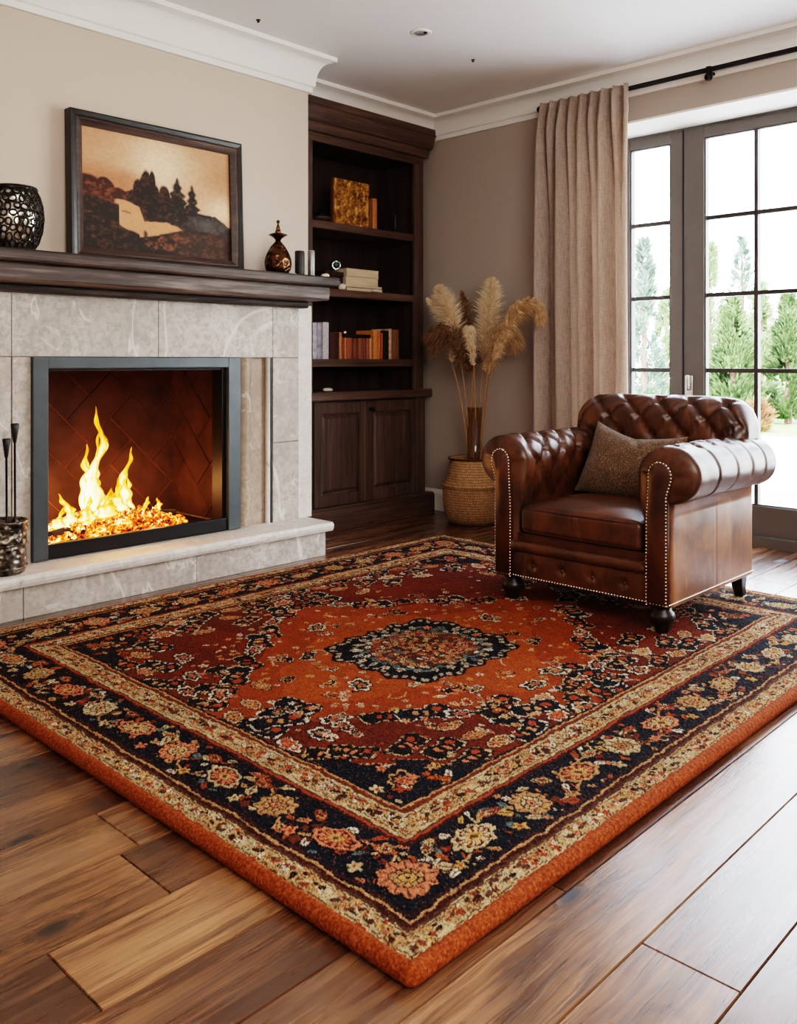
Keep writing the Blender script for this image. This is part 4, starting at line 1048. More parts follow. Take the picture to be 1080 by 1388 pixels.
#--CHAIR--
CX, CY, CZ = 2.95, 1.88, .043
def W(x, y, z): return (CX + x, CY + y, CZ + z)
t = thing('armchair', (CX + .39, CY, CZ), 'brown leather tufted rolled-arm club armchair standing on the rug', 'armchair')
TP, TR = .128, .078
def tuft(y, s_, p=TP, row=TR):
    a = y / p + s_ / (2 * row); b = y / p - s_ / (2 * row)
    fa = abs(math.sin(PI * a)); fb = abs(math.sin(PI * b))
    pil = (1 - (1 - fa) ** 3.2) * (1 - (1 - fb) ** 3.2)
    da = abs(a - round(a)); db = abs(b - round(b)); btn = math.exp(-((da * da + db * db) / .010))
    return pil - .9 * btn
def arm(sd):
    oc, zc, rx, rz = .370, .575, .120, .105
    prof = []                                      # (o, z, arc-length, tuft weight)
    for k in range(16):
        q_ = k / 16; zz = .10 + (zc - .10) * q_; bl = min(1, max(0, (zz - .36) / .17)); prof.append((.276 - .026 * bl * bl * (3 - 2 * bl), zz))
    for k in range(41):
        a = PI - (PI + PI / 2 - .14) * k / 40; prof.append((oc + rx * math.cos(a), zc + rz * math.sin(a)))
    for k in range(1, 12): prof.append((.386, .452 - (.452 - .10) * k / 11))
    cum = [0]
    for p, q in zip(prof, prof[1:]): cum.append(cum[-1] + math.hypot(q[0] - p[0], q[1] - p[1]))
    nrm = []
    for k in range(len(prof)):
        a, b = prof[max(0, k - 1)], prof[min(len(prof) - 1, k + 1)]; d = Vector((b[0] - a[0], b[1] - a[1])).normalized(); nrm.append((-d.y, d.x))
    Lx, nx = .735, 84
    s_top = cum[16 + 14]
    P = []
    med = lambda o, z: (.343, min(max(z, .11), .50)) if z < .50 else (.343 + .014 * min(1, (z - .5) / .075), min(z, zc))
    def capring(x0, sgn, w, bul):
        ring_ = []
        for k, (o, z) in enumerate(prof):
            mo, mz = med(o, z); th = math.atan2(z - zc, o - oc)
            pl = .006 * (1 - abs(math.sin(th * 5.0)) ** .5) * math.sin(PI * min(1, w * 1.3)) if z > zc - .08 and 16 <= k <= 56 else 0
            ring_.append(W(x0 + sgn * (bul * math.sqrt(max(0, 1 - (1 - w) ** 2)) - pl), sd * (o + (mo - o) * w), z + (mz - z) * w))
        return ring_
    for w in (1.0, .85, .7, .55, .4, .28, .18, .1, .04): P.append(capring(.045, -1, w, .042))
    seams = (.20, .36, .50, .63)
    for i in range(nx + 1):
        x = .045 + (Lx - .045) * i / nx; row = []
        for k, (o, z) in enumerate(prof):
            s_ = cum[k]
            wgt = min(1, max(0, (s_ - .20) / .05)) * min(1, max(0, (s_top + .07 - s_) / .07)) * min(1, (x - .045) / .06)
            dsp = (.020 * (tuft(x, s_ - .30) - .85)) * wgt
            out_w = min(1, max(0, (s_ - s_top - .03) / .05)) * (1 if k < 54 else 0)
            for q in seams: dsp -= .007 * math.exp(-((x - q) / .0055) ** 2) * out_w
            if k >= 57: dsp -= .0035 * math.exp(-((x - .40) / .004) ** 2)
            if k < 58: dsp += .0022 * mnoise.noise(Vector((x * 14, s_ * 16, sd * 3 + 2)))
            row.append(W(x, sd * (o + nrm[k][0] * dsp), z + nrm[k][1] * dsp))
        P.append(row)
    for w in (.04, .1, .18, .28, .45, .7, 1.0): P.append(capring(Lx, 1, w, .045))
    if sd > 0: P = [r[::-1] for r in P]
    mb = MB(); mb.grid(P)
    return mb
for sd in (-1, 1):
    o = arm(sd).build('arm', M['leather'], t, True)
    # split look: side panel worn leather is the same arm mesh; second material by position
    o.data.materials.append(M['leather_side'])
    for p in o.data.polygons:
        cc = p.center
        if abs(cc.y) > .380 and cc.z < .452: p.material_index = 1
    # facing panel with nailheads
    poly = [(.303, .105), (.303, .40), (.309, .50), (.3115, .572)]
    for k in range(13):
        a = PI - PI * k / 12; poly.append((.3575 + .046 * math.cos(a), .578 + .046 * math.sin(a)))
    poly += [(.402, .56), (.393, .53), (.384, .505), (.384, .40), (.384, .105)]
    pl = MB(); n = len(poly)
    ins = []
    cen = (sum(p[0] for p in poly) / n, 0)
    for p in poly: ins.append((p[0] + (.3435 - p[0]) * .16, p[1] if p[1] > .2 else p[1] + .004))
    r0 = [W(.012, sd * p[0], p[1]) for p in poly]; r1 = [W(-.006, sd * p[0], p[1]) for p in poly]; r2 = [W(-.011, sd * p[0], p[1]) for p in ins]
    pl.grid([r0, r1, r2], close_v=True); pl.f.append(tuple(range(2 * n, 3 * n)))
    fp = pl.build('arm_front_panel', M['leather_dark'], t, True, merge=True)
    # nail row along the outline
    pts = [Vector((p[0], p[1])) for p in poly]; nh = MB(); dist = 0; step = .0125
    for a, b in zip(pts, pts[1:]):
        L_ = (b - a).length; d = (step - dist) if dist else 0
        while d < L_:
            q = a.lerp(b, d / L_); r = .0042
            pr = [(r, 0), (r * .8, .0022), (r * .4, .0034), (.0003, .0038)]
            nh.grid([[W(-.0075 - z, sd * (q.x + (.0025 if q.x < .343 else -.0025) ) + rr_ * math.cos(2 * PI * c / 8), q.y + rr_ * math.sin(2 * PI * c / 8)) for c in range(8)] for rr_, z in pr], close_v=True)
            d += step
        dist = step - (d - L_) if d > L_ else 0
        dist = dist % step
    o = nh.build('nailhead_trim', M['nail'], fp, True); o['label'] = 'row of pale metal nailheads'

# back
def back():
    xc, zc, r = .70, .735, .105; prof = []
    for k in range(22): u = k / 22; prof.append((.535 + (.595 - .535) * u, .25 + (zc - .25) * u))
    for k in range(37):
        a = PI - (PI + 1.40) * k / 36; prof.append((xc + r * math.cos(a), zc + r * math.sin(a)))
    for k in range(1, 14): u = k / 13; prof.append((.718 + (.775 - .718) * min(1, u * 1.6), .632 + (.105 - .632) * u))
    cum = [0]
    for p, q in zip(prof, prof[1:]): cum.append(cum[-1] + math.hypot(q[0] - p[0], q[1] - p[1]))
    nrm = []
    for k in range(len(prof)):
        a, b = prof[max(0, k - 1)], prof[min(len(prof) - 1, k + 1)]; d = Vector((b[0] - a[0], b[1] - a[1])).normalized(); nrm.append((-d.y, d.x))
    stop = cum[22 + 9]; P = []; hw = .405; ny = 170
    for i in range(ny + 1):
        u = -1 + 2 * i / ny; u = math.copysign(1 - (1 - abs(u)) ** 1.5, u)
        y = hw * u; e = max(0, (abs(y) - (hw - .095)) / .095); sc = math.sqrt(max(0, 1 - e ** 2.4)) * .93 + .07; row = []
        for k, (x, z) in enumerate(prof):
            s_ = cum[k]
            mx_, mz_ = (.68, min(z, .70))
            X = mx_ + (x - mx_) * (.35 + .65 * sc); Z = mz_ + (z - mz_) * (.15 + .85 * sc) if z > .70 else z
            if z > .60: Z -= .020 * (y / hw) ** 4
            wgt = min(1, max(0, (s_ - .12) / .06)) * min(1, max(0, (stop + .05 - s_) / .06)) * min(1, (1 - e) * 1.6)
            dsp = .022 * (tuft(y, s_ - .415, .152, .088) - .85) * wgt + .002 * mnoise.noise(Vector((y * 14, s_ * 16, 7)))
            lw_ = min(1, max(0, (z - .48) / .14)); lw_ = lw_ * lw_ * (3 - 2 * lw_)
            row.append(W(min(X + nrm[k][0] * dsp, .80), y * (.80 + .20 * lw_) - .012 * lw_, Z + nrm[k][1] * dsp))
        P.append(row)
    mb = MB(); mb.grid(P); n = len(prof)
    mb.f.append(tuple(range(n))); mb.f.append(tuple(reversed(range(ny * n, ny * n + n))))
    return mb
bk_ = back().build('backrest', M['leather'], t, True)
# tuft buttons on the back and the arms
# base and front rail
MB().box(*[v for ab in ((CX + .03, CX + .77), (CY - .376, CY + .376), (CZ + .105, CZ + .27)) for v in ab]).build('seat_base', M['leather_side'], t, bev=.006)
def rail():
    mb = MB(); n, m_ = 90, 16; P = []
    for i in range(n + 1):
        y = -.302 + .604 * i / n; row = []
        for k in range(m_ + 1):
            z = .105 + .108 * k / m_; x = .008
            for by in (-.205, -.068, .068, .205):
                d2 = ((y - by) / .016) ** 2 + ((z - .160) / .016) ** 2; x += .012 * math.exp(-d2)
                if z > .160: x += .0035 * math.exp(-((y - by) / .004) ** 2)
            x -= .004 * math.sin(PI * k / m_)
            row.append(W(x, y, z))
        P.append(row)
    return mb.grid([r[::-1] for r in P])
fr_ = rail().build('front_rail', M['leather'], t, True)
for by in (-.205, -.068, .068, .205):
    b = MB(); pr = [(.008, 0), (.007, .003), (.004, .005), (.0004, .006)]
    b.grid([[W(.016 - z, by + r * math.cos(2 * PI * c / 12), .160 + r * math.sin(2 * PI * c / 12)) for c in range(12)] for r, z in pr], close_v=True)
    b.build('button', M['leather_dark'], fr_, True)
MB().tube([W(.010, -.302 + .604 * i / 30, .232 + .001 * math.sin(i)) for i in range(31)], .024, 14).build('front_roll', M['leather'], t, True)
MB().box(*[v for ab in ((CX + .02, CX + .2), (CY - .30, CY + .30), (CZ + .20, CZ + .285)) for v in ab]).build('seat_deck', M['leather_dark'], t)
nh = MB()
for y in [(-.385 + .77 * i / 61) for i in range(62)]:
    r = .0042; nh.grid([[W(.002 - z - (.010 if abs(y) > .30 else 0), y + q * math.cos(2 * PI * c / 8), .112 + q * math.sin(2 * PI * c / 8)) for c in range(8)] for q, z in [(r, 0), (r * .8, .0022), (r * .4, .0034), (.0003, .0038)]], close_v=True)
for sd in (-1, 1):
    for x in [.01 + .74 * i / 60 for i in range(61)]:
        r = .004; nh.grid([[W(x + q * math.cos(2 * PI * c / 8), sd * (.3865 + z), .112 + q * math.sin(2 * PI * c / 8)) for c in range(8)] for q, z in [(r, 0), (r * .8, .002), (r * .4, .003), (.0003, .0035)]], close_v=True)
o = nh.build('nailhead_trim', M['nail'], t, True); o['label'] = 'row of pale metal nailheads along the bottom'
# seat cushion
def cfn(v):
    x, y, z = v[0] - CX, v[1] - CY, v[2] - CZ
    u = max(-1, min(1, (x - .275) / .27)); w = max(-1, min(1, y / .274))
    k = (1 - u ** 4) * (1 - w ** 4)
    if z > .345: z += .036 * k + .003 * mnoise.noise(Vector((x * 12, y * 12, 1)))
    x += -.010 * (1 - w ** 2) * (1 if x < .05 else 0)
    return W(x, y, z)
MBc = MB().rbox(CX + .012, CX + .56, CY - .274, CY + .274, CZ + .288, CZ + .392, .022, 22, cfn)
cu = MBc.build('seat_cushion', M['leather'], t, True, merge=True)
def piping(z, off):
    pts = []
    x0, x1, y0, y1, r = .013 - off, .56, -.274 - off, .274 + off, .03
    for cx_, cy_, a0 in ((x0 + r, y0 + r, PI), (x1 - r, y0 + r, 1.5 * PI), (x1 - r, y1 - r, 0), (x0 + r, y1 - r, .5 * PI)):
        for q in range(5): a = a0 + PI / 2 * q / 4; pts.append((cx_ + r * math.cos(a), cy_ + r * math.sin(a)))
    out = []
    for i, p in enumerate(pts):
        q = pts[(i + 1) % len(pts)]
        n_ = max(1, int(math.hypot(q[0] - p[0], q[1] - p[1]) / .04))
        for k in range(n_):
            x, y = p[0] + (q[0] - p[0]) * k / n_, p[1] + (q[1] - p[1]) * k / n_; w = max(-1, min(1, y / .25))
            out.append(W(x - (.010 * (1 - w * w) if x < .05 else 0), y, z))
    return MB().tube(out, .0042, 8, True)
piping(.386, -.004).build('piping', M['leather_dark'], cu, True); piping(.294, -.004).build('piping', M['leather_dark'], cu, True)
# feet
for y in (-.335, .335):
    MB().lathe([(.022, 0), (.026, .004), (.026, .012), (.030, .02), (.044, .040), (.048, .056), (.044, .072), (.034, .082), (.034, .106)], W(.055, y, .0), 24).build('bun_foot', M['footw'], t, True)
    b = MB(); P = []
    for h_, z, dx in ((.018, 0, .028), (.022, .04, .014), (.030, .106, 0)): P.append([W(.72 + dx + a * h_, y + c * h_, z) for a, c in ((-1, -1), (1, -1), (1, 1), (-1, 1))])
    b.grid(P, close_v=True); b.f.append((3, 2, 1, 0)); b.f.append((8, 9, 10, 11)); b.build('back_foot', M['footw'], t, bev=.004)

# throw pillow
def pillow():
    nu = 48; wid, hei, th = .44, .33, .075; F_ = []; Bk = []
    for i in range(nu + 1):
        r1, r2 = [], []
        for k in range(nu + 1):
            u, v = -1 + 2 * i / nu, -1 + 2 * k / nu
            tk = th * ((1 - abs(u) ** 2.6) * (1 - abs(v) ** 2.6)) ** .55 + .002
            tk += .010 * mnoise.noise(Vector((u * 2.2, v * 2.2, 4))) * (1 - max(abs(u), abs(v)) ** 4) - .016 * math.exp(-((u - .15 + .5 * (v - .6)) / .10) ** 2) * math.exp(-((v - .7) / .35) ** 2)
            sx = u * wid / 2 * (1 - .09 * (1 - v * v) * abs(u) ** 1.0 * .9); sy = v * hei / 2 * (1 - .11 * (1 - u * u) * abs(v))
            if v > 0: sy -= .035 * (1 - abs(u) ** 1.3) * v ** 2
            r1.append((sx, sy, tk)); r2.append((sx, sy, -tk * .8))
        F_.append(r1); Bk.append(r2)
    return F_, [r[::-1] for r in Bk]
F_, Bk = pillow()
# orientation: local x -> along chair width (screen right), local y -> up along the back, local z -> out to the seat front
o_ = Vector(W(.425, .002, .552))
ex = Vector((-.05, -.995, -.10)).normalized(); ey = Vector((.40, -.06, .90)); ey = (ey - ex * ey.dot(ex)).normalized(); ez = ex.cross(ey)
if ez.x > 0: ez = -ez
mb = MB()
tf = lambda p: tuple(o_ + ex * p[0] + ey * p[1] + ez * p[2])
mb.grid([[tf(p) for p in r] for r in F_]); mb.grid([[tf(p) for p in r] for r in Bk])
t2 = mb.build('throw_pillow', M['pillow'], None, True, merge=True)
tag(t2, 'brown textured throw pillow leaning in the corner of the leather armchair', 'pillow')

#--RUG--
RX0, RX1, RY0, RY1 = 1.062, 3.835, .988, 3.335
RZ = .036
def rug():
    st = .0032; nu = int((RX1 - RX0 - .02) / st); nv = int((RY1 - RY0 - .02) / st)
    xs = np.linspace(RX0 + .01, RX1 - .01, nu); ys = np.linspace(RY0 + .01, RY1 - .01, nv)
    X, Y = np.meshgrid(xs, ys, indexing='ij')
    wx = .014 * (vnoise(X, Y, 16, 1, 3) - .5) + .010 * (vnoise(X, Y, 60, 2, 2) - .5); wy = .014 * (vnoise(X, Y, 16, 11, 3) - .5) + .010 * (vnoise(X, Y, 60, 12, 2) - .5)
    XW_, YW_ = X + wx, Y + wy
    C = np.zeros((nu, nv, 3)); Hh = np.zeros((nu, nv))
    K = dict(orange=L3(144, 60, 17), amber=L3(172, 84, 30), red=L3(108, 37, 10), dred=L3(62, 19, 7), navy=L3(15, 18, 28), black=L3(20, 14, 13), cream=L3(196, 172, 130), pale=L3(222, 206, 180),
             tan=L3(186, 138, 90), salmon=L3(204, 122, 86), rust=L3(160, 66, 34), teal=L3(92, 112, 112), brown=L3(84, 52, 34), gold=L3(196, 150, 84))
    d = np.minimum.reduce([XW_ - RX0, RX1 - XW_, YW_ - RY0, RY1 - YW_])
    def put(mask, c, al=1.0):
        C[mask] = C[mask] * (1 - al) + K[c] * al
    rs = np.random.RandomState(5)
    # ground bands
    put(d > -1, 'rust'); put(d > .012, 'cream'); put((d > .012) & (d < .06) & (vnoise(X, Y, 40, 91, 3) > .5), 'tan', .75); put((d > .060) & (d < .068), 'brown'); put((d > .068) & (d < .080), 'dred'); put((d > .080) & (d < .086), 'tan'); put(d > .086, 'navy')
    put((d > .092) & (d < .097), 'dred')
    put(d > .252, 'dred'); put(d > .262, 'rust'); put(d > .268, 'brown'); put(d > .274, 'cream'); put((d > .274) & (d < .343) & (vnoise(X, Y, 40, 92, 3) > .48), 'tan', .75); put(d > .343, 'brown'); put(d > .348, 'red'); put(d > .356, 'tan'); put(d > .362, 'navy'); put(d > .370, 'red')
    put((d > .016) & (d < .0185), 'brown'); put((d > .0545) & (d < .057), 'brown'); put((d > .2825) & (d < .285), 'brown'); put((d > .302) & (d < .305), 'brown'); put((d > .332) & (d < .335), 'dred')
    field = d > .370
    mx, my = 2.27, 2.06
    u = XW_ - mx; v = YW_ - my
    # orange lozenge with stepped edge
    loz = np.abs(u) / .98 + np.abs(v) / .80
    step = .05 * np.sign(np.sin(np.arctan2(v, u) * 16)) * .5 + .05 * np.sin(np.arctan2(v, u) * 8 + .6)
    ins = field & (loz + step < .93)
    put(ins, 'orange')
    put(ins & (loz < .66 + .2 * (vnoise(X, Y, 5, 21, 3) - .5)), 'amber', .55)
    put(field & ~ins & (vnoise(X, Y, 6, 27, 3) > .5), 'dred', .35)
    # stamp helper
    def win(cx, cy, r):
        i0, i1 = np.searchsorted(xs, [cx - r, cx + r]); j0, j1 = np.searchsorted(ys, [cy - r, cy + r])
        return slice(i0, i1), slice(j0, j1)
    def stamp(cx, cy, r, ang, fn, clip=None):
        sl = win(cx, cy, r * 1.6)
        x = XW_[sl] - cx; y = YW_[sl] - cy
        if x.size == 0: return
        ca, sa = math.cos(ang), math.sin(ang); lx = (x * ca + y * sa) / r; ly = (-x * sa + y * ca) / r
        sub = C[sl]; hs = Hh[sl]; ok = np.ones(x.shape, bool) if clip is None else clip[sl]
        for m, c in fn(lx, ly):
            m = m & ok
            sub[m] = K[c]; hs[m] = .0016 if c in ('cream', 'pale', 'tan', 'salmon', 'gold', 'amber') else .0004
    def rosette(pal, n=8):
        a, b, c_ = pal
        def f(x, y):
            r = np.hypot(x, y); th = np.arctan2(y, x); R = .80 + .20 * np.abs(np.cos(th * n / 2))
            pet = np.abs(np.sin(th * n / 2)) > .25
            return [(r < R * 1.12, 'black'), (r < R, a), ((r < R * .93) & ~pet & (r > .5), 'brown'), (r < .56, 'dred'), ((r < .50) & (np.abs(np.cos(th * 5)) > .35), b), (r < .30, 'black'), (r < .24, c_), (r < .09, 'black')]
        return f
    def palm(pal, asp=.6):
        a, b, c_ = pal
        def f(x, y):
            yy = y / asp; r = (np.abs(x) ** 1.5 + np.abs(yy) ** 1.8); th = np.arctan2(yy, x); sc = 1 + .12 * np.cos(th * 9)
            return [(r * sc < 1.2, 'black'), (r * sc < 1.0, a), (r * sc < .70, 'dred'), (r < .58, b), ((np.abs(np.cos(th * 6)) > .8) & (r < .58), 'red'), (r < .2, c_), (r < .06, 'brown')]
        return f
    def leaf(c, asp=.34, edge='black'):
        def f(x, y):
            w = asp * np.clip(1 - x * x, 0, 1) * (1 + .2 * x); return [((np.abs(y) < w * 1.4) & (np.abs(x) < 1.1), edge), ((np.abs(y) < w) & (np.abs(x) < .95), c), ((np.abs(y) < w * .22) & (np.abs(x) < .7), 'brown')]
        return f
    def hook(c='navy', o='pale', b='tan'):
        def f(x, y):
            s1 = ((x / .95) ** 2 + (y / .38) ** 2); s2 = (((x - .5) / .42) ** 2 + ((y - .35) / .40) ** 2); s3 = (((x + .55) / .36) ** 2 + ((y + .30) / .42) ** 2)
            s = np.minimum(np.minimum(s1, s2), s3); th = np.arctan2(y, x)
            bead = np.sin(x * 14 + y * 11) > -.35
            return [(s < 1.45, 'black'), ((s < 1.30) & bead, o), (s < .95, c), ((s1 < .25) & (np.sin(x * 16) > 0), b), ((s2 < .22), 'rust')]
        return f
    def blossom(c, e='black'):
        def f(x, y):
            r = np.hypot(x, y); th = np.arctan2(y, x); return [(r < .8 + .25 * np.cos(5 * th), e), (r < .62 + .22 * np.cos(5 * th), c), (r < .25, 'rust')]
        return f
    def cloud(o='pale', c='navy', b='tan'):
        def f(x, y):
            th = np.arctan2(y, x); r = np.hypot(x, y / .6); R = .8 + .14 * np.cos(7 * th)
            return [(r < R * 1.15, 'black'), ((r < R), o), ((r < R * .80), c), ((r < R * .5) & (np.sin(9 * th) > -.2), b), (r < R * .2, 'rust')]
        return f
    ch = lambda L_: L_[rs.randint(len(L_))]
    warm = ['cream', 'tan', 'salmon', 'rust', 'gold', 'pale', 'amber', 'red']
    def stroke(pts, w, c, clip=None):
        for (x0, y0), (x1, y1) in zip(pts, pts[1:]):
            cx, cy = (x0 + x1) / 2, (y0 + y1) / 2; L_ = math.hypot(x1 - x0, y1 - y0); r = L_ / 2 + w
            sl = win(cx, cy, r); x = XW_[sl] - x0; y = YW_[sl] - y0
            if x.size == 0: continue
            tt = np.clip((x * (x1 - x0) + y * (y1 - y0)) / (L_ * L_), 0, 1); dd = np.hypot(x - tt * (x1 - x0), y - tt * (y1 - y0)); m = dd < w
            if clip is not None: m &= clip[sl]
            C[sl][m] = K[c]
    # walk round a rectangle inset by e
    def walk(e, step_):
        x0, x1, y0, y1 = RX0 + e, RX1 - e, RY0 + e, RY1 - e; out = []
        for (a, b, ang) in (((x0, y0), (x1, y0), 0), ((x1, y0), (x1, y1), PI / 2), ((x1, y1), (x0, y1), PI), ((x0, y1), (x0, y0), -PI / 2)):
            L_ = math.hypot(b[0] - a[0], b[1] - a[1]); n = max(1, round(L_ / step_))
            for k in range(n): out.append((a[0] + (b[0] - a[0]) * k / n, a[1] + (b[1] - a[1]) * k / n, ang, k))
        return out
    # narrow cream borders: dense small motifs
    bo = (d > .014) & (d < .060); bi = (d > .276) & (d < .341)
    for e, clip, s_ in ((.031, bo, .017), (.046, bo, .013), (.296, bi, .016), (.310, bi, .021), (.326, bi, .015)):
        for k, (x, y, a, i) in enumerate(walk(e, s_ * 1.15)):
            q = rs.rand(); jx, jy = rs.uniform(-.004, .004, 2); a2 = a + rs.uniform(-.7, .7)
            if q < .36: stamp(x + jx, y + jy, s_ * .7, a2, leaf(ch(['brown', 'dred', 'black', 'rust']), .5, ch(['tan', 'cream', 'brown'])), clip)
            elif q < .66: stamp(x + jx, y + jy, s_ * .66, a2, blossom(ch(['salmon', 'red', 'pale', 'rust', 'gold', 'tan']), ch(['brown', 'tan', 'black'])), clip)
            elif q < .9: stamp(x + jx, y + jy, s_ * .55, a2, leaf(ch(['pale', 'cream', 'tan']), .6, 'brown'), clip)
    # wide navy border
    bn = (d > .099) & (d < .250)
    W_ = walk(.174, .205)
    fl_ = []
    for k, (x, y, a, i) in enumerate(W_):
        x2, y2, a2, i2 = W_[(k + 1) % len(W_)]; L_ = math.hypot(x2 - x, y2 - y); nx_, ny_ = -math.sin(a), math.cos(a); tx, ty = math.cos(a), math.sin(a)
        sg = 1 if k % 2 else -1
        pts = [(x + tx * L_ * q / 14 + nx_ * sg * .045 * math.sin(PI * q / 14), y + ty * L_ * q / 14 + ny_ * sg * .045 * math.sin(PI * q / 14)) for q in range(15)]
        stroke(pts, .0032, 'tan', bn)
        for q in (3, 6, 9, 12):
            px_, py_ = pts[q]; s2 = rs.choice([-1, 1]); an = a + s2 * rs.uniform(.6, 1.3)
            ex_, ey_ = px_ + math.cos(an) * .045, py_ + math.sin(an) * .045
            stroke([(px_, py_), (ex_, ey_)], .0026, ch(['tan', 'cream', 'rust']), bn)
            stamp(ex_, ey_, rs.uniform(.014, .024), an, leaf(ch(warm), rs.uniform(.35, .6)), bn)
            stamp(px_ + rs.uniform(-.05, .05), py_ + rs.uniform(-.05, .05), rs.uniform(.008, .017), rs.rand() * 6, blossom(ch(warm)), bn)
        for _ in range(17):
            q = rs.rand(); off = rs.uniform(-.07, .07); stamp(x + tx * L_ * q + nx_ * off, y + ty * L_ * q + ny_ * off, rs.uniform(.007, .018), rs.rand() * 6, leaf(ch(warm + ['teal', 'cream']), rs.uniform(.3, .8)), bn)
    for k, (x, y, a, i) in enumerate(W_):
        if i == 0: stamp(x, y, .060, PI / 4, rosette(('salmon', 'tan', 'gold'), 10), bn)
        elif k % 2: stamp(x, y, .062, a + rs.uniform(-.3, .3), palm((ch(['salmon', 'cream', 'tan']), ch(['cream', 'salmon']), 'gold'), .62), bn)
        else: stamp(x, y, .050, a, rosette((ch(['cream', 'salmon', 'tan']), ch(['tan', 'cream']), ch(['gold', 'salmon'])), 8), bn)
        xm, ym_ = x + math.cos(a) * .103 - math.sin(a) * .04, y + math.sin(a) * .103 + math.cos(a) * .04
        stamp(xm, ym_, .027, a + rs.uniform(-.8, .8), palm((ch(['rust', 'amber', 'cream']), ch(['cream', 'tan']), 'red'), .5), bn)
        xm, ym_ = x + math.cos(a) * .103 + math.sin(a) * .045, y + math.sin(a) * .103 - math.cos(a) * .045
        stamp(xm, ym_, .022, a, blossom(ch(['salmon', 'tan', 'cream', 'gold'])), bn)
    # field corners: navy spandrels with flowers
    fx0, fx1, fy0, fy1 = RX0 + .37, RX1 - .37, RY0 + .37, RY1 - .37
    corner = np.full(X.shape, 9.0)
    for cx, cy in ((fx0, fy0), (fx1, fy0), (fx1, fy1), (fx0, fy1)): corner = np.minimum(corner, np.abs(XW_ - cx) + np.abs(YW_ - cy))
    stp = .04 * np.sign(np.sin(XW_ * 46)) * .5
    cm = field & (corner + stp < .30); put(field & (corner + stp < .312) & (np.sin((XW_ - YW_) * 260) > -.2) & (np.sin((XW_ + YW_) * 90) > -.6), 'tan'); put(cm, 'navy')
    for cx, cy, sx, sy in ((fx0, fy0, 1, 1), (fx1, fy0, -1, 1), (fx1, fy1, -1, -1), (fx0, fy1, 1, -1)):
        stamp(cx + sx * .085, cy + sy * .085, .062, PI / 4 * sx * sy, cloud('tan', 'navy', 'salmon'), cm)
        stamp(cx + sx * .06, cy + sy * .06, .03, 0, blossom('rust'), cm)
        for _ in range(26):
            a, b = rs.rand() * .28, rs.rand() * .28
            if a + b < .28: stamp(cx + sx * a, cy + sy * b, rs.uniform(.010, .022), rs.rand() * 6, ch([blossom(ch(warm)), leaf(ch(warm), .5)]), cm)
    # band of motifs along the field edge
    rf = field & ~cm
    for e, s_, n_ in ((.412, .125, 0), (.492, .150, 1), (.585, .19, 2)):
        for k, (x, y, a, i) in enumerate(walk(e, s_)):
            x += rs.uniform(-.02, .02); y += rs.uniform(-.012, .012)
            q = (k + n_) % 4
            if q == 0: stamp(x, y, .072, a + rs.uniform(-.3, .3), hook('navy', 'pale', 'tan'), rf)
            elif q == 1: stamp(x, y, .055, a + rs.uniform(-.5, .5), cloud('pale', ch(['navy', 'rust', 'tan']), ch(['tan', 'salmon'])), rf)
            elif q == 2: stamp(x, y, .066, a + rs.uniform(-.3, .3), hook('black', 'cream', 'salmon'), rf)
            else: stamp(x, y, .044, a + rs.uniform(-.6, .6), palm((ch(['cream', 'tan']), 'salmon', 'gold'), .55), rf)
            stamp(x + rs.uniform(-.05, .05), y + rs.uniform(-.05, .05), .015, rs.rand() * 6, blossom(ch(['cream', 'pale', 'tan', 'salmon'])), rf)
    # chain of hooks along the lozenge edge
    N_ = 34
    for k in range(N_):
        th = 2 * PI * k / N_; c_, s__ = math.cos(th), math.sin(th); R = .93 / (abs(c_) / .98 + abs(s__) / .80)
        x, y = mx + R * c_, my + R * s__
        ang = math.atan2(-.98 * np.sign(s__) * 1, .80 * np.sign(c_) * 1) + PI / 2 * 0
        ang = math.atan2(.80 * np.sign(c_), -.98 * np.sign(s__)) if abs(c_) > .05 and abs(s__) > .05 else 0
        f = [hook('navy', 'pale', 'tan'), cloud('pale', 'navy', 'salmon'), hook('black', 'cream', 'rust')][k % 3]
        stamp(x + rs.uniform(-.01, .01), y + rs.uniform(-.01, .01), [.080, .058, .070][k % 3], ang + rs.uniform(-.25, .25), f, rf)
    # small motifs on the orange ground
    for (dx, dy, r, a, f) in ((-.40, -.10, .062, .9, cloud('pale', 'navy', 'tan')), (.12, -.46, .062, -.7, cloud('pale', 'navy', 'tan')), (.44, .06, .06, .8, cloud('pale', 'navy', 'salmon')), (-.10, .44, .06, .8, cloud('pale', 'navy', 'tan')),
                              (-.33, .22, .04, .2, hook('navy', 'pale', 'tan')), (.32, -.24, .04, .2, hook('navy', 'pale', 'tan')), (-.22, -.34, .045, -.5, hook('black', 'pale', 'rust')), (.25, .36, .04, 1.2, hook('navy', 'cream', 'tan')),
                              (-.52, .10, .03, .3, cloud('cream', 'navy', 'tan')), (.55, -.10, .03, .3, cloud('cream', 'navy', 'tan')), (-.28, -.22, .026, .3, blossom('cream')), (.0, -.36, .03, .3, blossom('salmon')), (-.36, .06, .022, 0, cloud('pale', 'navy', 'tan'))):
        stamp(mx + dx, my + dy, r, a, f, rf)
    for _ in range(26):
        r_ = rs.uniform(.34, .78); th = rs.rand() * 2 * PI
        stamp(mx + r_ * math.cos(th), my + r_ * .85 * math.sin(th), rs.uniform(.022, .042), rs.rand() * 6, ch([cloud('pale', 'navy', 'tan'), hook('navy', 'pale', 'tan'), hook('black', 'cream', 'salmon'), cloud('cream', 'rust', 'navy'), leaf('navy', .45, 'pale')]), rf)
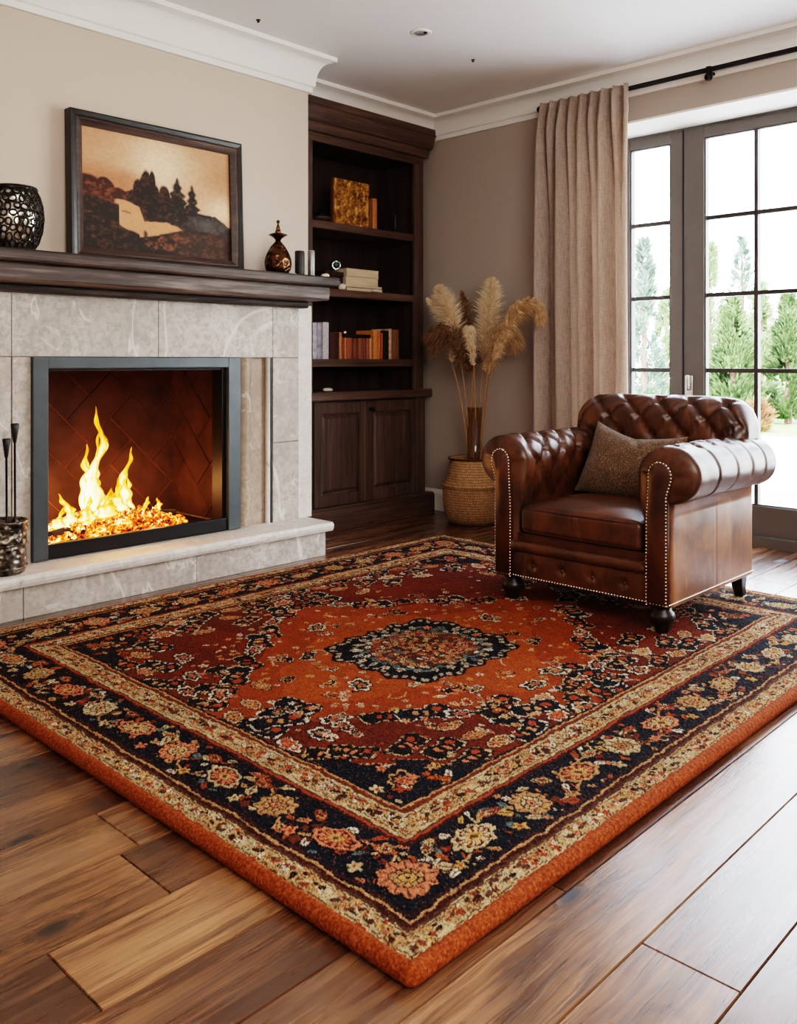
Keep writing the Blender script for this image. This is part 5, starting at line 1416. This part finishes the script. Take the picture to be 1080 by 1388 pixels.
    for _ in range(330):
        r_ = rs.uniform(.28, .80); th = rs.rand() * 2 * PI; x, y = mx + r_ * math.cos(th), my + r_ * .85 * math.sin(th)
        stamp(x, y, rs.uniform(.007, .019), rs.rand() * 6, ch([leaf(ch(['cream', 'pale', 'gold', 'tan', 'salmon']), rs.uniform(.3, .6), ch(['orange', 'amber', 'dred'])), blossom(ch(['cream', 'gold', 'pale']), 'rust')]), rf)
    for k in range(10):   # thin curling vines
        th = rs.rand() * 6.28; r_ = rs.uniform(.34, .55); x, y = mx + r_ * math.cos(th), my + .85 * r_ * math.sin(th)
        pts = [(x + .06 * math.cos(q * .35 + k) * q / 8, y + .05 * math.sin(q * .4 + k) * q / 8) for q in range(9)]
        stroke(pts, .0030, ch(['gold', 'tan', 'cream']), rf)
    # red zone scatter
    for _ in range(300):
        x, y = rs.uniform(fx0, fx1), rs.uniform(fy0, fy1)
        if abs(x - mx) / .98 + abs(y - my) / .80 < .95: continue
        stamp(x, y, rs.uniform(.008, .020), rs.rand() * 6, ch([leaf(ch(['cream', 'pale', 'navy', 'tan', 'salmon', 'orange']), rs.uniform(.4, .7)), blossom(ch(['cream', 'tan', 'rust', 'orange']))]), rf)
    # medallion
    th = np.arctan2(v, u); rr_ = (np.abs(u / .265) ** 3.2 + np.abs(v / .235) ** 3.2) ** (1 / 3.2); wob = 1 + .045 * np.cos(th * 16) + .03 * np.cos(th * 4 + PI)
    m_ = rr_ / wob
    put(m_ < 1.12, 'black'); put((m_ < 1.07) & (np.sin(th * 60) > -.2), 'pale', .55); put(m_ < 1.0, 'navy')
    put((m_ < .80) & (m_ > .74), 'teal'); put(m_ < .74, 'black'); put(m_ < .70, 'brown'); put(m_ < .46, 'dred', .6)
    inm = m_ < 1.0
    for k in range(26):
        a = 2 * PI * k / 26; stamp(mx + .198 * math.cos(a + .1) * 1.04, my + .176 * math.sin(a + .1) * 1.04, .016, a + 1.2, leaf(ch(['pale', 'cream', 'teal', 'pale']), .6), inm); x, y = mx + .232 * math.cos(a) * 1.04, my + .205 * math.sin(a) * 1.04
        stamp(x, y, .022, a, ch([cloud('pale', 'teal', 'tan'), leaf(ch(['pale', 'cream', 'teal']), .55), blossom(ch(['pale', 'salmon', 'cream']))]), inm)
    for k in range(300):
        r_ = .172 * math.sqrt(rs.rand()); a = rs.rand() * 6.28; stamp(mx + r_ * math.cos(a) * 1.1, my + r_ * math.sin(a), rs.uniform(.008, .018), ch([0, PI / 2, PI / 4]), ch([leaf(ch(['salmon', 'tan', 'pale', 'teal', 'salmon', 'cream']), .5, 'brown'), blossom(ch(['salmon', 'tan', 'cream', 'rust']), 'brown'), leaf(ch(['salmon', 'rust', 'tan']), .7, 'black')]), inm)
    # handwoven variation: flecks, row streaks, worn tone
    fleck = rs.rand(nu, nv); k = fleck < .05
    lum = rs.uniform(.60, 1.34, (nu, nv)) * (.84 + .32 * vnoise(X, Y, 45, 61, 2)) * (.85 + .3 * vnoise(X, Y, 4, 71, 3))
    C *= lum[..., None] * .80
    C[k] = C[k] * .5 + np.array(L3(150, 100, 70)) * .35
    dark = (fleck > .93) & (C.sum(-1) > .5); C[dark] *= .35
    tw = np.random.RandomState(9).rand(nu, nv)
    Z = RZ + Hh + (tw - .5) * .0034 + .004 * (vnoise(X, Y, 8, 81, 2) - .5)
    dd_ = np.minimum.reduce([X - RX0, RX1 - X, Y - RY0, RY1 - Y]); Z -= .010 * np.clip(1 - dd_ / .03, 0, 1) ** 2
    pos = np.stack([X, Y, Z + .004], -1)
    return pos, C
t = thing('area_rug', (2.45, 2.16, 0), 'large ornate oriental rug in rust orange and navy under the armchair', 'rug')
pos, C = rug()
col_mesh('pile', pos, C, M['rug'], t)
# bound edge
P = []
cr_ = .009
path = []
for cx, cy, a0 in ((RX0 + cr_, RY0 + cr_, PI), (RX1 - cr_, RY0 + cr_, 1.5 * PI), (RX1 - cr_, RY1 - cr_, 0), (RX0 + cr_, RY1 - cr_, .5 * PI)):
    for q in range(7): a = a0 + PI / 2 * q / 6; path.append((cx, cy, math.cos(a), math.sin(a)))
full = []
for i, p in enumerate(path):
    q = path[(i + 1) % len(path)]
    p0 = Vector((p[0] + cr_ * p[2], p[1] + cr_ * p[3])); p1 = Vector((q[0] + cr_ * q[2], q[1] + cr_ * q[3])); n_ = max(1, int((p1 - p0).length / .006))
    for k in range(n_):
        pp_ = p0.lerp(p1, k / n_); nn = Vector((p[2] + (q[2] - p[2]) * k / n_, p[3] + (q[3] - p[3]) * k / n_)).normalized(); full.append((pp_, nn))
for idx, (p, nn) in enumerate(full):
    row = []
    for k in range(13):
        a = -PI / 2 - .3 + (PI + .3 + .75) * k / 12
        w_ = 1 + .05 * math.sin(idx * 1.9) + .04 * mnoise.noise(Vector((idx * .12, k, 0)))
        ox = -.006 + .018 * math.cos(a) * w_; oz = .0192 + .0190 * math.sin(a) * (w_ if a > 0 else 1)
        row.append((p.x + nn.x * ox, p.y + nn.y * ox, max(.0006, oz)))
    P.append(row)
o = MB().grid(P, close_u=True).build('bound_edge', M['bind'], t, True); o['label'] = 'thick orange bound edge'
fr2 = MB(); r = random.Random(8)
y = RY0 + .01
while y < RY1 - .005:
    x = RX1 + .004; L_ = r.uniform(.035, .06); dy = r.uniform(-.012, .012)
    fr2.tube([(x - .01, y, .034), (x + L_ * .4, y + dy * .4, .018), (x + L_, y + dy, .0045)], [.0028, .0028, .0016], 5); y += r.uniform(.006, .009)
x = RX1 - .35
while x < RX1:
    y = RY1 + .004; L_ = r.uniform(.02, .045); fr2.tube([(x, y - .01, .034), (x, y + L_ * .4, .018), (x, y + L_, .0045)], [.0028, .0028, .0016], 5); x += r.uniform(.006, .010)
o = fr2.build('fringe', M['fringe'], t, True); o['label'] = 'cream fringe on the far edge'

#--CEILING FITTINGS--
def ceil_pt(px, py):
    z = CEIL; d = (z - 1.03) * 1200. / (490 - py); p = Fr * d + Rr * ((px - 540) / 1200. * d); return (p.x, p.y, z)
c = ceil_pt(570, 44)
t = thing('recessed_downlight', c, 'round white recessed downlight in the ceiling', 'ceiling light')
MB().lathe([(.036, -.004), (.052, -.006), (.056, -.003), (.056, 0), (.036, 0)], c, 36, cap=False).build('trim_ring', M['white'], t, True)
MB().lathe([(0.0005, -.0012), (.034, -.0012), (.036, -.0005), (.036, 0)], c, 28).build('lamp_face', simple('grey_reflector', rgb(196, 194, 190), .35, .4), t, True)
MB().lathe([(.0005, -.006), (.008, -.006), (.010, -.003), (.010, -.0013)], (c[0] + .012, c[1] - .022, c[2]), 14).build('spring_clip', M['blackm'], t, True)
for px, py, lab in ((641, 81, 'tiny dark ceiling hook right of the downlight'), (350, 27, 'tiny dark ceiling hook above the fireplace side of the ceiling')):
    c = ceil_pt(px, py)
    tag(MB().lathe([(.0005, -.014), (.005, -.013), (.007, -.008), (.004, -.004), (.011, -.002), (.012, 0)], c, 14).build('ceiling_hook', M['blackm'], None, True), lab, 'hook', 'small ceiling hooks')

#--OUTDOORS--
S(MB().box(5.08, 12.9, -14, 22, -.12, -.04).build('patio', M['patio']))
lw = MB(); n = 40; P = []
for i in range(n + 1):
    P.append([(12.9 + 24 * i / n, -18 + 50 * k / n, -.05 + .02 * mnoise.noise(Vector((i * .8, k * .8, 0)))) for k in range(n + 1)])
lw.grid([r for r in P])
tag(lw.build('lawn', M['lawn'], None, True), 'bright green lawn beyond the pale patio', 'grass', kind='stuff')
gb = random.Random(21)
def tree(px, d, h, w, mat, lab, dens=1.0, name='conifer_tree', base=.05, pw=.85, sparse=0):
    p = Fr * d + Rr * ((px - 540) / 1200. * d); x0, y0, z0 = p.x, p.y, -.06
    g = thing(name, (x0, y0, z0), lab, 'tree' if 'tree' in name else 'shrub', 'conifers behind the lawn' if 'tree' in name else 'low shrubs behind the lawn')
    if 'tree' in name: MB().tube([(x0, y0, z0), (x0 + .03, y0, z0 + h * .5), (x0, y0 + .02, z0 + h * .96)], [.07, .05, .01], 8).build('trunk', M['bark'], g, True)
    mb = MB(); n_ = int(3600 * dens)
    cl = [(gb.random(), gb.random() * 6.283, gb.uniform(.7, 1.15)) for _ in range(90)]
    for k in range(n_):
        u, a, s_ = gb.choice(cl); u = min(.995, max(0, u + gb.gauss(0, .03))); a += gb.gauss(0, .22)
        R = w * (1 - u) ** pw * (.35 + .65 * min(1, (u + .03) / .12)) * s_ * (1 - abs(gb.gauss(0, .16)))
        c = Vector((x0 + R * math.cos(a), y0 + R * math.sin(a), z0 + base * h + (h * (1 - base)) * u))
        out = Vector((math.cos(a), math.sin(a), gb.uniform(.3, 1.5))).normalized(); sd_ = Vector((-math.sin(a) + gb.gauss(0, .5), math.cos(a) + gb.gauss(0, .5), gb.gauss(0, .5))).normalized()
        L_ = gb.uniform(.06, .16); ww_ = gb.uniform(.02, .045)
        mb.add([tuple(c - sd_ * ww_), tuple(c + sd_ * ww_), tuple(c + out * L_ + sd_ * ww_ * .5), tuple(c + out * L_ * 1.3)], [(0, 1, 2, 3)])
    mb.build('foliage', M[mat], g)
tree(872, 17.5, 3.45, .60, 'leaf3', 'blue-green conifer seen through the narrow left pane', .9)
tree(903, 20.5, 2.7, .55, 'leaf2', 'pale conifer partly behind the door stile, right of the blue-green one', .8)
tree(961, 18.3, 3.5, .52, 'leaf2', 'pale green conifer at the left side of the large glazed door', 1.0, pw=.6)
tree(1006, 21.5, 4.1, .75, 'leaf3', 'sparse tall blue-green conifer behind the dense green one', .5)
tree(993, 15.0, 2.15, .62, 'leaf1', 'dense mid green conifer left of the vertical glazing bar', 1.6)
tree(1031, 17.2, 2.6, .42, 'leaf2', 'slim light green conifer right of the vertical glazing bar', .8)
tree(1068, 15.4, 2.2, .52, 'leaf1', 'dense dark green pointed conifer at the right edge of the door glass', 1.6)
tree(1024, 13.7, .42, .26, 'leaf4', 'low russet shrub at the foot of the dense mid green conifer', .25, 'shrub', pw=.5)
tree(1046, 18.2, .6, .36, 'leaf2', 'low pale shrub between the two dense green conifers', .3, 'shrub', pw=.5)
tree(958, 16.2, 1.05, .42, 'leaf1', 'low green shrub under the pale green conifer', .6, 'shrub', pw=.5)
p = Fr * 22 + Rr * ((1046 - 540) / 1200. * 22)
g = thing('garden_outbuilding', (p.x, p.y, -.06), 'small pale outbuilding with a dark opening between the conifers', 'outbuilding')
MB().box(p.x, p.x + 1.2, p.y - .55, p.y + .75, -.06, 1.9).build('wall', M['render'], g)
MB().box(p.x - .15, p.x + 1.3, p.y - .65, p.y + .85, 1.9, 1.98).build('roof', M['render'], g)
MB().box(p.x - .02, p.x + .05, p.y - .25, p.y + .25, .75, 1.35).build('opening', M['dark'], g)

#--LIGHT--
w = bpy.data.worlds.new('World'); scene.world = w; w.use_nodes = True; nt = w.node_tree; nt.nodes.clear()
bg = nt.nodes.new('ShaderNodeBackground'); out = nt.nodes.new('ShaderNodeOutputWorld')
tcn = nt.nodes.new('ShaderNodeTexCoord'); sx = nt.nodes.new('ShaderNodeSeparateXYZ'); rp = nt.nodes.new('ShaderNodeValToRGB')
nt.links.new(tcn.outputs['Generated'], sx.inputs[0]); nt.links.new(sx.outputs[2], rp.inputs[0])
rp.color_ramp.elements[0].position = .0; rp.color_ramp.elements[0].color = (.94, .97, 1, 1); rp.color_ramp.elements[1].position = .7; rp.color_ramp.elements[1].color = (.70, .82, 1, 1)
nt.links.new(rp.outputs[0], bg.inputs[0]); bg.inputs[1].default_value = 13; nt.links.new(bg.outputs[0], out.inputs[0])
def area(name, loc, target, size, size_y, power, color, portal=False):
    l = bpy.data.lights.new(name, 'AREA'); l.shape = 'RECTANGLE'; l.size = size; l.size_y = size_y; l.energy = power; l.color = color
    if portal: l.cycles.is_portal = True
    o = bpy.data.objects.new(name, l); COL.objects.link(o); o.location = loc
    o.rotation_euler = (Vector(target) - Vector(loc)).to_track_quat('-Z', 'Y').to_euler(); return o
area('window_portal', (5.06, 1.25, 1.2), (0, 1.25, 1.2), 3.2, 2.4, 1, (1, 1, 1), True)
area('added_fill_light', (.6, -1.2, 2.1), (2.4, 3.7, 1.1), 2.4, 1.6, 66, (1, .92, .84))  # added soft fill from behind the camera, not a lamp of the room
sn = bpy.data.lights.new('sun', 'SUN'); sn.energy = 26; sn.angle = .02; sn.color = (1, .96, .9)
so = bpy.data.objects.new('sun', sn); COL.objects.link(so); so.rotation_euler = Vector((.62, .25, -.74)).to_track_quat('-Z', 'Y').to_euler()
def point(name, loc, power, color, r):
    l = bpy.data.lights.new(name, 'POINT'); l.energy = power; l.color = color; l.shadow_soft_size = r
    o = bpy.data.objects.new(name, l); COL.objects.link(o); o.location = loc
point('fire_glow', (2.06, 3.80, .44), 3.6, (1, .42, .12), .08)
point('ember_glow', (1.88, 4.10, .35), 3.6, (1, .45, .15), .06)
point('ember_glow', (2.38, 4.02, .38), 3.0, (1, .45, .15), .06)

#--CAMERA--
cam = bpy.data.cameras.new('Camera'); co = bpy.data.objects.new('Camera', cam); COL.objects.link(co); scene.camera = co
cam.sensor_fit = 'HORIZONTAL'; cam.sensor_width = 36; cam.lens = 36 * 1200 / 1080.
co.location = (0, 0, 1.03)
co.rotation_euler = (PI / 2, 0, math.atan2(Fr.y, Fr.x) - PI / 2)
cam.shift_y = -(694 - 490) / 1080.
cam.clip_start = .05; cam.clip_end = 200
scene.view_settings.view_transform = 'Filmic'
scene.view_settings.look = 'High Contrast'
scene.view_settings.exposure = .66
scene.cycles.max_bounces = 10; scene.cycles.diffuse_bounces = 5; scene.cycles.transparent_max_bounces = 24
scene.cycles.sample_clamp_indirect = 6
